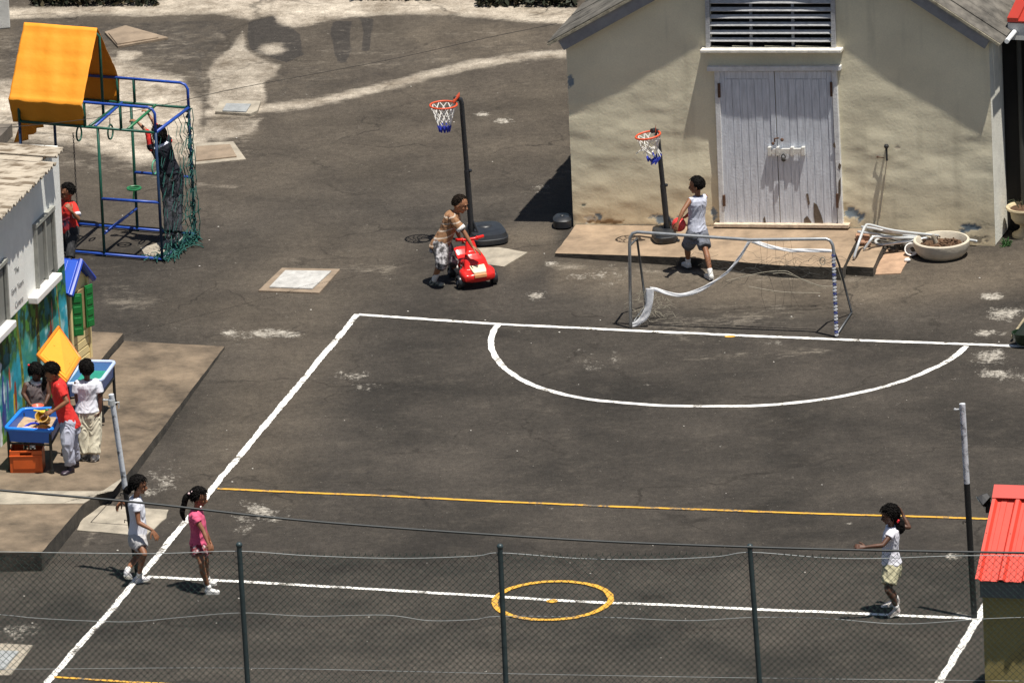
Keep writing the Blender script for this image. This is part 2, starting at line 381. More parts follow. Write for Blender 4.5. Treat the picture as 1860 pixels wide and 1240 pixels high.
    zones[:, 0] = Rr; zones[:, 1] = Gg; zones[:, 2] = B; zones[:, 3] = A
    Pz = np.stack([X, Y, X*0], -1)
    edge = (X <= xs[0]+.01) | (X >= xs[-1]-.06) | (Y <= ys[0]+.01) | (Y >= ys[-1]-.07)
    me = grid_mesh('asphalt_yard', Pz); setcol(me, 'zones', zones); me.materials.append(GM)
    o = bpy.data.objects.new('ground', me); COL.objects.link(o); struct(o)
    mb = MB(); x0, x1, y0, y1 = xs[0]+.1, xs[-1]-.1, ys[0]+.1, ys[-1]-.1; W = 900
    z = -.02
    mb.quad((-W, -W, z), (W, -W, z), (W, y0, z), (-W, y0, z)); mb.quad((-W, y1, z), (W, y1, z), (W, W, z), (-W, W, z))
    mb.quad((-W, y0, z), (x0, y0, z), (x0, y1, z), (-W, y1, z)); mb.quad((x1, y0, z), (W, y0, z), (W, y1, z), (x1, y1, z))
    struct(mb.build('terrain', mat('far_ground', (.09, .085, .06), .95, .4, .3), loc=(0, 0, 0)))
GM = ground_material()
make_ground()

# ---------------------------------------------------------------- painted court lines
def line_paint(name, c, dirt):
    m = bpy.data.materials.new(name); m.use_nodes = True; nt = m.node_tree; N = nt.nodes; L = nt.links
    b = N['Principled BSDF']; b.inputs['Roughness'].default_value = .8
    tc = N.new('ShaderNodeTexCoord'); n1 = N.new('ShaderNodeTexNoise'); n1.inputs['Scale'].default_value = 22; n1.inputs['Detail'].default_value = 7; n1.inputs['Roughness'].default_value = .75
    n2 = N.new('ShaderNodeTexNoise'); n2.inputs['Scale'].default_value = 3.2; n2.inputs['Detail'].default_value = 6
    ad = N.new('ShaderNodeMath'); ad.operation = 'ADD'
    for n in (n1, n2): L.new(tc.outputs['Object'], n.inputs['Vector'])
    L.new(n1.outputs['Fac'], ad.inputs[0]); L.new(n2.outputs['Fac'], ad.inputs[1])
    rp = N.new('ShaderNodeValToRGB'); e = rp.color_ramp.elements; e[0].position = .385+dirt; e[0].color = (.13, .115, .095, 1); e[1].position = .455+dirt; e[1].color = (*c, 1)
    mu = N.new('ShaderNodeMath'); mu.operation = 'MULTIPLY'; mu.inputs[1].default_value = .5; L.new(ad.outputs[0], mu.inputs[0])
    L.new(mu.outputs[0], rp.inputs[0]); L.new(rp.outputs[0], b.inputs['Base Color'])
    return m
WHITE_LINE = line_paint('white_line_paint', (.84, .82, .78), .02)
YEL_LINE = line_paint('yellow_line_paint', (.68, .36, .04), .03)
def stripe(name, pts, w, m, z, closed=False):
    P3 = []
    seg = list(zip(pts[:-1], pts[1:]))+([(pts[-1], pts[0])] if closed else [])
    for a, b in seg:
        L_ = (b-a).length; n = max(1, int(L_/.035))
        for k in range(n): P3.append(a.lerp(b, k/n))
    if not closed: P3.append(pts[-1])
    vs = []; N_ = len(P3)
    for i, p in enumerate(P3):
        t = (P3[(i+1) % N_] if closed or i < N_-1 else p)-(P3[i-1] if closed or i > 0 else p); t.normalize()
        s = Vector((-t.y, t.x, 0)); j1 = w/2*(1+.14*random.uniform(-1, 1)+.28*noise.noise(p*4)); j2 = w/2*(1+.14*random.uniform(-1, 1)+.28*noise.noise(p*4+Vector((9, 9, 9))))
        c = p+s*(.014*noise.noise(p*.9))
        vs += [c+s*j1+Z*z, c-s*j2+Z*z]
    k = N_ if closed else N_-1
    fs = [((2*i) % (2*N_), (2*i+1) % (2*N_), (2*i+3) % (2*N_), (2*i+2) % (2*N_)) for i in range(k)]
    mb = MB(); mb.add(vs, fs); o = mb.build(name, m, loc=(0, 0, 0)); struct(o); return o
g = lambda *q: [G(*p) for p in q]
stripe('court_side_line', g((649, 571), (544, 697), (440, 822), (350, 932), (262, 1038), (170, 1143), (81, 1243), (20, 1312)), .076, WHITE_LINE, .0035)
stripe('court_goal_line', g((651, 572), (900, 589), (1147, 601), (1400, 612), (1600, 620), (1835, 629), (1990, 635)), .068, WHITE_LINE, .0065)
stripe('court_halfway_line', g((268, 1047), (640, 1068), (1003, 1090), (1390, 1107), (1775, 1124)), .072, WHITE_LINE, .0065)
stripe('court_side_line', g((1860, 983), (1782, 1113), (1775, 1125), (1706, 1240), (1660, 1318)), .085, WHITE_LINE, .0035)
stripe('court_yellow_line', g((395, 888), (640, 899), (800, 906), (1100, 920), (1500, 934), (1795, 943), (1900, 947)), .05, YEL_LINE, .0090)
stripe('court_yellow_line', g((98, 1230), (240, 1239), (500, 1252), (900, 1275)), .05, YEL_LINE, .0090)
cc = G(1003, 1091); rr = (G(1108, 1091)-cc).length
stripe('centre_circle_line', [cc+Vector((math.cos(a*math.pi/48), math.sin(a*math.pi/48), 0))*rr for a in range(96)], .07, YEL_LINE, .0120, True)
mb = MB(); mb.prism([G(1003, 1091, .007)+Vector((math.cos(a*math.pi/10), math.sin(a*math.pi/10), 0))*(.055+.01*random.random()) for a in range(20)], (0, 0, .003)); struct(mb.build('centre_spot_mark', YEL_LINE))
mb = MB(); mb.prism([G(1326, 611, .004)+Vector((math.cos(a*math.pi/10)*.062, math.sin(a*math.pi/10)*.035, 0)) for a in range(20)], (0, 0, .003)); struct(mb.build('penalty_spot_mark', YEL_LINE))
D = [(905, 590), (895, 604), (892, 622), (897, 643), (912, 664), (938, 684), (972, 701), (1015, 714), (1070, 725), (1135, 732), (1210, 737), (1290, 738), (1370, 737), (1440, 732), (1510, 723), (1580, 709), (1640, 692), (1690, 671), (1725, 653), (1757, 629)]
def smooth_pts(pts, k=5):
    out = []
    for i in range(len(pts)-1):
        p0, p1, p2, p3 = pts[max(i-1, 0)], pts[i], pts[i+1], pts[min(i+2, len(pts)-1)]
        for j in range(k):
            t = j/k; out.append(.5*((2*p1)+(p2-p0)*t+(2*p0-5*p1+4*p2-p3)*t*t+(3*p1-p0-3*p2+p3)*t**3))
    out.append(pts[-1]); return out
stripe('goal_area_arc_line', smooth_pts(g(*D)), .072, WHITE_LINE, .0035)

# ---------------------------------------------------------------- concrete aprons, covers
CONC = mat('weathered_concrete', (.150, .112, .076), .92, .55, 2.2, .6, 45, edge=.42, detail=12)
CONC_L = mat('pale_concrete', (.33, .29, .23), .92, .38, 4.0, .4, 50, detail=9)
CONC_D = mat('dark_concrete', (.055, .047, .037), .95, .7, 4.0, .5, 40)  # darker concrete for slab sides and the groove
def slab(name, px_top, z, thick, m, side=None, jit=0.0, strct=True):
    pts = [G(x, y, z) for x, y in px_top]
    if (pts[1]-pts[0]).cross(pts[2]-pts[1]).z < 0: pts = pts[::-1]
    P2 = []
    for i, p in enumerate(pts):
        q = pts[(i+1) % len(pts)]; n = max(1, int((q-p).length/.12)) if jit else 1
        for k in range(n):
            c = p.lerp(q, k/n)
            if jit and k: c = c+Vector((noise.noise(c*6), noise.noise(c*6+Vector((5, 5, 5))), 0))*jit
            P2.append(c)
    mb = MB(); mb.prism([p-Z*thick for p in P2], (0, 0, thick))
    mb.m = [0, 0]+[1]*(len(mb.f)-2)
    o = mb.build(name, [m, side or m])
    if strct: struct(o)
    return o
KZ = .19
_s0, _s1, _s2 = G(226, 619, .045), G(408, 629, .03), G(75, 1003, .215)
SNRM = (_s1-_s0).cross(_s2-_s0).normalized()
def SP(px, py, up=0.): return PL(px, py, _s0, SNRM)+Z*up
def sz(p): return _s0.z-((p.x-_s0.x)*SNRM.x+(p.y-_s0.y)*SNRM.y)/SNRM.z
def tslab(name, pxs, m, side, up=0., thick=None, jit=.008):
    pts = [SP(x, y, up) for x, y in pxs]
    if (pts[1]-pts[0]).cross(pts[2]-pts[1]).z < 0: pts = pts[::-1]
    P2 = []
    for i, p in enumerate(pts):
        q = pts[(i+1) % len(pts)]; n = max(1, int((q-p).length/.12))
        for k in range(n):
            c = p.lerp(q, k/n)
            if k: c = c+Vector((noise.noise(c*6), noise.noise(c*6+Vector((5, 5, 5))), 0))*jit
            P2.append(c)
    n = len(P2); lo = [Vector((p.x, p.y, p.z-thick if thick else -.03)) for p in P2]
    mb = MB(); mb.add(P2+lo, [tuple(range(n))]+[((i+1) % n, i, n+i, n+(i+1) % n) for i in range(n)]); mb.m = [0]+[1]*n
    return struct(mb.build(name, [m, side or m]))
tslab('pavement', [(408, 629), (226, 619), (185, 668), (-260, 640), (-560, 1003), (75, 1003), (150, 916), (230, 862)], CONC, CONC_D)
slab('pavement', [(224, 605), (-40, 590), (-70, 640), (182, 655)], .14, .12, CONC, CONC_D, .008)
tslab('path', [(-200, 892), (205, 892), (226, 866), (152, 914), (-200, 918)], CONC_L, None, .005, .004)
# pale pad of concrete with a hatch next to the kerb
slab('path', [(160, 915), (306, 925), (302, 940), (265, 972), (140, 962)], .012, .03, CONC_L, None, .015)
slab('path', [(255, 450), (318, 432), (330, 445), (268, 470)], .010, .03, CONC_L, None, .03)
slab('path', [(845, 452), (905, 449), (958, 458), (915, 484), (870, 478)], .012, .03, CONC_L, None, .03)
def cover(label, outer, inner, m1, m2, h=.03, cat='drain cover'):
    c = sum(g(*outer), Vector())/len(outer); t = thing('drain_cover', label, cat, c, 'concrete drain covers set in the yard')
    pts = g(*outer); mb = MB(); mb.prism([p-Z*.02 for p in pts][::-1] if (pts[1]-pts[0]).cross(pts[2]-pts[1]).z < 0 else [p-Z*.02 for p in pts], (0, 0, .02+h)); bevel(mb.build('surround', m1, t), .006)
    pts = [G(x, y, h) for x, y in inner]
    if (pts[1]-pts[0]).cross(pts[2]-pts[1]).z < 0: pts = pts[::-1]
    mb = MB(); mb.prism([p-Z*.004 for p in pts], (0, 0, .022)); bevel(mb.build('lid', m2, t), .005); return t
GREYM = mat('grey_cover_metal', (.30, .31, .31), .6, .25, 9, .3, 70)
BR_CONC = mat('brown_concrete', (.25, .19, .135), .92, .28, 5, .4, 50)
cover('square pale drain cover between the net corner and the court line', [(512, 489), (618, 491), (580, 534), (469, 530)], [(518, 493), (602, 494), (567, 526), (489, 523)], BR_CONC, mat('lid_concrete', (.44, .43, .41), .9, .25, 12, .3, 60), .02)
cover('brown diamond shaped drain cover behind the orange tent', [(190, 62), (228, 50), (306, 72), (214, 88)], [(197, 62), (228, 53), (288, 70), (213, 82)], BR_CONC, BR_CONC, .03)
cover('small grey metal drain lid in a pale concrete frame', [(400, 187), (474, 189), (468, 206), (455, 212), (391, 208)], [(411, 190), (456, 191), (447, 205), (404, 203)], CONC_L, GREYM, .04)
cover('broad pale drain slab right of the climbing net', [(350, 262), (424, 258), (447, 290), (350, 300)], [(356, 268), (418, 264), (430, 286), (356, 294)], CONC_L, BR_CONC, .01)
cover('grated drain cover in the lower corner behind the wire fence', [(-60, 1165), (60, 1172), (20, 1226), (-60, 1226)], [(-60, 1180), (34, 1184), (8, 1216), (-60, 1216)], CONC_L, GREYM, .01)
# thin saw cut around the hatch of the pad
mb = MB()
for a, b in (((165, 948), (262, 955)), ((165, 948), (205, 905))):
    mb.bar(G(*a, .0125), G(*b, .0125), .012, .002)
struct(mb.build('path_groove', CONC_D))
# low kerb block in the far corner
slab('kerb', [(-60, 262), (-30, 225), (22, 225), (-2, 250)], .16, .16, mat('old_stone', (.13, .11, .09), .9, .3, 6, .4), None, .01)
# litter and pebbles
mb = MB()
for i in range(90):
    p = G(random.uniform(20, 1850), random.uniform(150, 1230)); s = random.uniform(.006, .014)
    mb.ball(p+Z*s*.5, (s, s*random.uniform(.6, 1), s*.5), 6)
o = mb.build('gravel', mat('pale_stone_chips', (.6, .56, .5), .8)); o['kind'] = 'stuff'; o['label'] = 'scattered pale stone chips and litter over the asphalt'
# ================================================================ the cream shed with the double door
WOODW = mat('weathered_white_boards', (.62, .65, .71), .75, .22, 7, .25, 40, streak=(6, 6, .6))
TRIM = mat('weathered_trim_paint', (.68, .68, .68), .75, .2, 9, .3, 40)
DARKV = mat('shade_black', (.012, .011, .010), .95, .2, 4)  # near-black colour standing in for shade in the vent and lean-to
RUST = mat('rusty_iron', (.10, .05, .03), .8, .4, 40)
SLATE = mat('old_roof_felt', (.11, .10, .085), .9, .75, 5, .6, 30, detail=10)
A0 = G(1042, 413); B0 = G(1808, 447)
WU = (B0-A0).normalized(); WN = Vector((WU.y, -WU.x, 0)).normalized()       # outward normal (toward the yard)
if WN.y > 0: WN = -WN
def FP(px, py, off=0.0): return PL(px, py, A0+WN*off, WN)
shed = thing('shed', 'cream plastered shed with slatted vent and white double doors', 'building', A0.lerp(B0, .5))
WL = (B0-A0).length
def make_facade():
    n = 300; m_ = 260; xs = np.linspace(0, WL, n); HT = 4.2; zs = np.linspace(-.02, HT, m_)
    X, Zz = np.meshgrid(xs, zs)
    c = FP(1021, 68); d = FP(1800, 66); tl = (c-A0).dot(WU); tr = (d-A0).dot(WU)
    lr = FP(1150, -3); rr_ = FP(1690, -6)
    sl = (lr.z-c.z)/((lr-c).dot(WU)); sr = (rr_.z-d.z)/((d-rr_).dot(WU))
    apx = (d.z-c.z+sr*tr+sl*tl)/(sl+sr) if False else ((d.z+sr*tr)-(c.z-sl*tl))/(sl+sr)
    top = np.where(X < apx, c.z+(X-tl)*sl, d.z+(tr-X)*sr)
    Zc = np.minimum(Zz, top)
    wx = A0.x+WU.x*X; wy = A0.y+WU.y*X
    relief = (fbm(X*1.5, Zc*2.8, 5, 3)-.5)*.036+(fbm(X*6, Zc*9, 8, 3)-.5)*.0035
    relief = relief*(np.clip((2.3-Zc)*1.0, .2, 1))*(.35+1.0*np.clip(fbm(X*.7, Zc*.9, 44, 2)*1.6-.3, 0, 1))
    px, py = proj_np(wx, wy, Zc)
    # chipped plaster
    px_ = px.ravel(); py_ = py.ravel()
    base = np.array([.78, .715, .53]); low = np.array([.70, .58, .39]); blue = np.array([.22, .27, .31])
    f = np.clip((Zc.ravel()-.05)/.75, 0, 1)[:, None]; nn = fbm(X*1.7, Zc*2.2, 21, 5).ravel()[:, None]
    col = base*f+low*(1-f); col = col*(.84+.32*nn)
    streak = np.clip(fbm(X*9, Zc*.8, 33, 4).ravel()[:, None]-.60, 0, 1)*1.0; col = col*(1-streak*.6)
    def pt(cx, cy, rx, ry, c_, th=.5):
        k = 1.3-np.sqrt(((px_-cx)/rx)**2+((py_-cy)/ry)**2)+(fbm(px_/7, py_/5, int(cx))-.5)*1.6
        mk = np.clip((k-th)*6, 0, 1)[:, None]; return mk
    for cx, cy, rx, ry, cc_, th in ((1036, 150, 8, 16, blue*.95, .55), (1205, 397, 28, 9, blue, .5), (1087, 393, 9, 8, blue*.9, .6), (1298, 386, 9, 12, blue, .5), (1548, 388, 18, 12, blue, .4), (1562, 395, 10, 10, blue, .5), (1762, 414, 20, 9, blue*.75, .45), (1748, 420, 14, 7, blue*.7, .6),
                                (1072, 398, 12, 9, np.array([.72, .68, .58]), .6), (1530, 376, 10, 14, np.array([.66, .55, .36]), .5), (1630, 268, 10, 5, np.array([.60, .52, .40]), .7), (1100, 404, 40, 6, np.array([.42, .28, .15]), .5), (1060, 372, 6, 4, np.array([.24, .25, .2]), .7), (1770, 435, 30, 8, np.array([.3, .25, .18]), .5), (1240, 408, 60, 4, np.array([.30, .22, .14]), .6), (1600, 425, 60, 8, np.array([.32, .25, .16]), .6)):
        mk = pt(cx, cy, rx, ry, cc_, th); col = col*(1-mk)+cc_*mk; relief = relief-mk.reshape(relief.shape)*.004
    Pt = np.stack([wx+WN.x*relief-shed.location.x, wy+WN.y*relief-shed.location.y, Zc], -1)
    fc = ((Pt[:-1, :-1]+Pt[1:, 1:])/2); cpx, cpy = proj_np(fc[..., 0]+shed.location.x, fc[..., 1]+shed.location.y, fc[..., 2])
    hole = (cpx > 1292) & (cpx < 1510) & (cpy < 84) & (cpy > -60)
    hole |= (Zc[:-1, :-1] >= top[:-1, :-1]) & (Zc[1:, 1:] >= top[1:, 1:])
    me = grid_mesh('wall', Pt, ~hole); setcol(me, 'tint', np.concatenate([col, np.ones((len(col), 1))], 1))
    me.materials.append(attr_mat('cream_plaster', 'tint', .9, .22, 30, .06, 60))
    o = bpy.data.objects.new('wall', me); COL.objects.link(o); o.parent = shed; ORG[o.name] = ORG[shed.name]
    return c, d, sl, sr, apx, tl, tr
cE, dE, sL, sR, APX, TL, TR = make_facade()
SB = Vector((WU.y, -WU.x, 0)); BACK = -WN
DEP = 7.0
PLAS = mat('cream_side_plaster', (.86, .84, .75), .9, .12, 5, .4, 40)  # lighter than the front plaster, sunlit brightness put into the colour
def fw(t, z, off=0.): return A0+WU*t+Z*z+WN*off
zl = lambda t: cE.z+(t-TL)*sL if t < APX else dE.z+(TR-t)*sR
# side walls and dark inside
mb = MB(); mb.bar(fw(WL-.06, 1.1, -.01)+Z*(zl(WL)/2-1.1), fw(WL-.06, 1.1, -DEP)+Z*(zl(WL)/2-1.1), .12, zl(WL)-.02); mb.build('side_wall', PLAS, shed)
mb = MB(); mb.bar(fw(.06, 1.1, -.03)+Z*(zl(0)/2-1.1), fw(.06, 1.1, -DEP)+Z*(zl(0)/2-1.1), .12, zl(0)-.02); mb.build('side_wall', PLAS, shed)
mb = MB(); mb.prism([fw(0, 0, -DEP), fw(WL, 0, -DEP), fw(WL, zl(WL)-.05, -DEP), fw(APX, zl(APX)-.05, -DEP), fw(0, zl(0)-.05, -DEP)], BACK*.1); mb.build('back_wall', PLAS, shed)
# roof: two slopes with a thin slated edge, fascia boards under the rake
def slope(t0, t1, side):
    ov = .13; e = .15
    z0, z1 = zl(t0), zl(t1)
    d_ = (fw(t1, z1)-fw(t0, z0)).normalized(); nrm = WN.cross(d_); nrm = nrm if nrm.z > 0 else -nrm
    p0 = fw(t0, z0, ov)-d_*e; p1 = fw(t1, z1, ov)
    mb = MB()
    for k in range(26):                                      # sheets laid down the slope, each a little uneven
        a = k/26*(DEP+ov); b_ = (k+1)/26*(DEP+ov)-.006; h = .036+random.uniform(-.006, .006); ex = d_*random.uniform(-.025, .02)
        q = [p0+ex+BACK*a, p1+BACK*a, p1+BACK*b_, p0+ex+BACK*b_]; mb.prism([x+nrm*.02 for x in q], nrm*(h-.01))
    mb.build('roof', SLATE, shed)
    mb = MB(); mb.bar(fw(t0, z0, .095)-d_*.02-nrm*.06, p1-WN*.035-nrm*.06, .04, .14, nrm); mb.build('fascia_board', mat('fascia_grey', (.27, .27, .28), .7, .2, 8, .2), shed)
    mb = MB(); mb.bar(p0+nrm*.020, p1+nrm*.020, .03, .03, nrm); mb.build('rake_edge', mat('rake_timber', (.30, .27, .20), .85, .5, 14, .3), shed)
slope(TL, APX, -1); slope(TR, APX, 1)
# gutter on the right side
q0 = fw(TR+.19, zl(TR)-.05, .02); mb = MB(); mb.tube([q0, q0+BACK*3.0], .028, 10); mb.build('gutter', mat('white_gutter', (.75, .76, .76), .5, .1, 6), shed)
# vent with slats
vc = [(1291, -70), (1511, -70), (1512, 86), (1292, 86)]
v0 = [FP(*p) for p in vc]; mb = MB()
dp = WN*-.45
mb.add([*v0, *[p+dp for p in v0]], [(7, 6, 5, 4), (0, 4, 5, 1), (1, 5, 6, 2), (2, 6, 7, 3), (3, 7, 4, 0)]); mb.build('vent_recess', DARKV, shed)  # shade of the recess is put into its black colour
SLATM = mat('grey_vent_slats', (.42, .42, .43), .8, .35, 16, .4, 60, streak=(1, 1, 6))
for i, y in enumerate((-62, -46, -30, -14, 3, 17, 31, 45, 59, 73)):
    a = FP(1290, y+random.uniform(-1, 1), .012); b = FP(1512, y+random.uniform(-1, 1), .012)
    mb = MB(); up = (Z*.85+WN*-.5).normalized(); ax = (b-a).normalized()
    mb.box((a+b)/2, ((b-a).length, .018, .050), (ax, ax.cross(up), up)); bevel(mb.build('slat', SLATM, shed), .003)
for x in (1287, 1515, 1365, 1441):
    w = .05 if x in (1287, 1515) else .03
    mb = MB(); mb.bar(FP(x, -66, .02 if w > .04 else -.03), FP(x+4, 88, .02 if w > .04 else -.03), .05, w, WN.cross(Z)); mb.bar
    mb = MB(); mb.bar(FP(x-3, -66, .015 if w > .04 else -.045), FP(x, 87, .015 if w > .04 else -.045), w, w, WN); mb.build('vent_frame', SLATM, shed)
mb = MB(); a = FP(1274, 91, .06); b = FP(1530, 91, .06); mb.bar(a, b, .14, .035); bevel(mb.build('vent_sill', mat('pale_sill', (.72, .68, .60), .7, .2, 12, .3), shed), .005)
# double door
def fbox(name, x0, y0, x1, y1, off, th, m, bv=.004):
    pts = [FP(x0, y0, off), FP(x1, y0, off), FP(x1+0, y1, off), FP(x0+0, y1, off)]
    mb = MB(); mb.prism(pts, WN*-th); o = mb.build(name, m, shed); bevel(o, bv) if bv else None; return o
def fquad(name, pts, off, th, m, parent=None, bv=.004):
    mb = MB(); mb.prism([FP(x, y, off) for x, y in pts], WN*-th); o = mb.build(name, m, parent or shed)
    if bv: bevel(o, bv)
    return o
fquad('door_lintel', [(1284, 122), (1526, 121), (1526, 129), (1284, 130)], .075, .13, TRIM)
fquad('door_post', [(1297, 130), (1306, 130), (1316, 408), (1307, 408)], .05, .10, TRIM)
fquad('door_post', [(1510, 129), (1519, 129), (1531, 408), (1522, 408)], .05, .10, TRIM)
fquad('door_sill', [(1296, 407), (1541, 409), (1541, 415), (1296, 413)], .10, .16, mat('door_sill_wood', (.56, .45, .34), .85, .35, 12, .4))
def leaf(x0, x1, y0=130, y1=407, sh=11):
    l = 'door'
    d = fquad(l, [(x0, y0), (x1, y0), (x1+sh, y1), (x0+sh, y1)], .020, .05, WOODW)
    # frame rails and separate boards
    for a in ([(x0, y0), (x0+9, y0), (x0+9+sh, y1), (x0+sh, y1)], [(x1-9, y0), (x1, y0), (x1+sh, y1), (x1-9+sh, y1)], [(x0+9.4, y0), (x1-9.4, y0), (x1-9, y0+13), (x0+9.8, y0+13)]):
        fquad('door_rail', a, .032, .011, WOODW, d, .003)
    n = 6; w = (x1-x0-18)/n
    for k in range(n):
        a0 = x0+9+w*k+.55; a1 = x0+9+w*(k+1)-.55; o_ = .027+random.uniform(-.003, .002)
        fquad('door_board', [(a0+.4, y0+14), (a1+.4, y0+14), (a1+sh, y1-random.uniform(0, 3)), (a0+sh, y1-random.uniform(0, 3))], o_, .006, WOODW, d, .0015)
    return d
d1 = leaf(1306, 1405.5); d2 = leaf(1407, 1510)
for x, y, h in ((1305, 152, 26), (1509, 150, 26), (1314, 355, 20), (1520, 352, 26)):
    fquad('hinge', [(x-2, y), (x+2.5, y), (x+3.2, y+h), (x-1.2, y+h)], .060, .03, RUST, None, .003)
rot = mat('rotten_wood', (.13, .10, .075), .95, .4, 20, .5)
for pts in ([(1478, 368), (1484, 372), (1492, 392), (1496, 407), (1480, 407), (1478, 388)], [(1460, 398), (1466, 392), (1474, 404), (1472, 407), (1461, 407)], [(1386, 398), (1389, 393), (1391, 404), (1388, 406)], [(1464, 352), (1468, 352), (1471, 370), (1468, 374)], [(1523, 330), (1527, 322), (1527, 352), (1523, 372)], [(1513, 262), (1516, 258), (1518, 268), (1514, 268)], [(1524, 296), (1528, 300), (1526, 310), (1522, 304)]):
    fquad('worn_patch', pts, .0335 if pts[0][0] < 1510 else .054, .004, rot, None, 0)
fquad('bolt_bar', [(1396, 271), (1461, 270), (1461, 279), (1396, 280)], .075, .03, mat('bolt_steel', (.75, .74, .70), .45, .2, 20, metal=.3), None, .004)
for x in (1397, 1412, 1438, 1458): fquad('bolt_bracket', [(x-3, 268), (x+3, 268), (x+3.4, 283), (x-2.6, 283)], .082, .055, mat('bolt_steel', ()), None, .003)
mb = MB(); c = FP(1423, 285, .085); mb.tube([c+WU*.022*math.cos(a)+Z*(.03*math.sin(a)) for a in np.linspace(0, 2*math.pi, 14)[:-1]], .007, 8, True); mb.ball(c-Z*.035, (.028, .018, .026), 10, (WU, WN, Z)); mb.build('padlock', mat('black_padlock', (.03, .028, .025), .5), shed)
mb = MB(); c = FP(1407, 258, .07); mb.tube([c, c+Z*.04, c+WU*.05+Z*.05], .010, 8); mb.ball(c+WU*.09+Z*.03, .022, 8); mb.ball(c+WU*-.02-Z*.02, .02, 8); mb.build('latch', RUST, shed)
# water tap with its pipe on the wall
tp = thing('wall_tap', 'black tap on a thin rod standing out from the cream wall', 'tap', FP(1610, 268, .04))
mb = MB(); c = FP(1610, 266, .07); mb.ball(c, .03, 10); mb.tube([FP(1610, 268, -.01), c, FP(1611, 292, .09)], .012, 8); mb.build('tap_body', mat('black_rubber', (.015, .015, .016), .6), tp)
mb = MB(); mb.tube([FP(1611, 292, .03), FP(1606, 330, .025), FP(1597, 398, .02)], .006, 6); mb.build('pipe', mat('wall_pipe', (.36, .31, .24), .7), tp)
mb = MB(); mb.ball(FP(1594, 285, .02), .013, 8); mb.tube([FP(1592, 285, .02), FP(1606, 287, .04)], .005, 6); mb.build('pipe_clip', RUST, tp)
# step in front of the shed: its top falls with the yard
def wedge(name, pts, zs, m, side, low=-.03):
    tops = [G(x, y, z) for (x, y), z in zip(pts, zs)]; P2 = []
    for i, p in enumerate(tops):
        q = tops[(i+1) % len(tops)]; n = max(1, int((q-p).length/.15))
        for k in range(n):
            c = p.lerp(q, k/n)
            if k: c = c+Vector((noise.noise(c*5), noise.noise(c*5+Vector((5, 5, 5))), 0))*.012
            P2.append(c)
    n = len(P2); mb = MB(); mb.add(P2+[Vector((p.x, p.y, low)) for p in P2], [tuple(range(n))]+[((i+1) % n, i, n+i, n+(i+1) % n) for i in range(n)])
    if (tops[1]-tops[0]).cross(tops[2]-tops[1]).z < 0: mb.f = [f[::-1] for f in mb.f]
    mb.m = [0]+[1]*n
    return struct(mb.build(name, [m, side]))
STEPM = mat('tan_step_concrete', (.29, .21, .14), .92, .38, 3.2, .4, 50, detail=9)
wedge('step', [(1008, 460), (1046, 408), (1566, 415), (1531, 486), (1420, 482), (1250, 468), (1120, 463)], [.045, .04, .15, .155, .15, .11, .08], STEPM, CONC_D)
wedge('step', [(1538, 483), (1562, 440), (1604, 446), (1586, 486)], [.11, .11, .11, .11], STEPM, CONC_D)
slab('path', [(1592, 486), (1612, 450), (1662, 452), (1650, 470), (1636, 496), (1590, 498)], .012, .03, mat('rusty_screed', (.40, .26, .17), .92, .3, 6, .4), None, .02)
# ================================================================ open canopy shed right of it
can = thing('canopy_shed', 'red roofed lean-to with back wall coloured as deep shade beside the cream shed', 'building', G(1900, 440))
RED = mat('red_roof_paint', (.38, .035, .02), .45, .10, 3, .05, 30)
c0 = fw(WL+.14, 2.62, -.35); mb = MB()
for k in range(12):
    p = c0+WU*(.27*k)
    mb.prism([p, p+WU*.13, p+WU*.13+BACK*5.6+Z*1.1, p+BACK*5.6+Z*1.1], Z*.05); mb.prism([p+WU*.13, p+WU*.27, p+WU*.27+BACK*5.6+Z*1.1, p+WU*.13+BACK*5.6+Z*1.1], Z*.015)
mb.build('roof', RED, can)
mb = MB(); mb.bar(c0+WU*.0-Z*.12-WN*.04, c0+WU*3.2-Z*.12-WN*.04, .04, .20); mb.build('fascia_board', mat('white_fascia', (.62, .62, .60), .6, .1, 6), can)
mb = MB(); mb.bar(fw(WL+.003, 1.2, -.66), fw(WL+3.2, 1.2, -.66), .1, 2.40); mb.build('back_wall', DARKV, can)  # coloured black as deep shade, the roof alone would leave it sunlit
mb = MB(); mb.tube([fw(WL+.22, 0, -.55), fw(WL+.22, 2.6, -.55)], .03, 8); mb.build('post', mat('dark_post', (.05, .05, .045), .6), can)
mb = MB(); mb.box(fw(WL+1.0, .40, -.42), (1.2, .30, .80), (WU, WN, Z)); bevel(mb.build('bench', mat('dark_bench', (.02, .02, .02), .8), can), .02)
# ================================================================ classroom with corrugated roof and mural
CN = G(129, 700); cu = R(16.2); LV = Vector((math.sin(cu), math.cos(cu), 0)); LU = Vector((math.cos(cu), -math.sin(cu), 0))
def WP(px, py, off=0.): return PL(px, py, CN+LU*off, LU)
def wl(t, z, off=0.): return CN-LV*t+Z*z+LU*off
LH = PL(117, 271, CN+LU*.16, LU).z-.05; ZM = WP(118.5, 476).z
cl = thing('classroom', 'white walled classroom with painted jungle mural and corrugated roof', 'building', CN-LV*2)
WHITEP = mat('white_wall_paint', (.83, .83, .79), .8, .07, 4, .3, 30)
mb = MB(); mb.bar(wl(0, (LH+ZM)/2, -.075), wl(5.4, (LH+ZM)/2, -.075), .15, LH-ZM); mb.build('wall', WHITEP, cl)
mb = MB(); mb.bar(wl(0, ZM/2, -.078), wl(5.4, ZM/2, -.078), .15, ZM); mb.build('lower_wall', mat('mural_green_base', (.03, .10, .06), .8), cl)
mb = MB(); mb.bar(wl(.075, LH/2, -.16), wl(.075, LH/2, -3.2), .15, LH); mb.build('end_wall', WHITEP, cl)
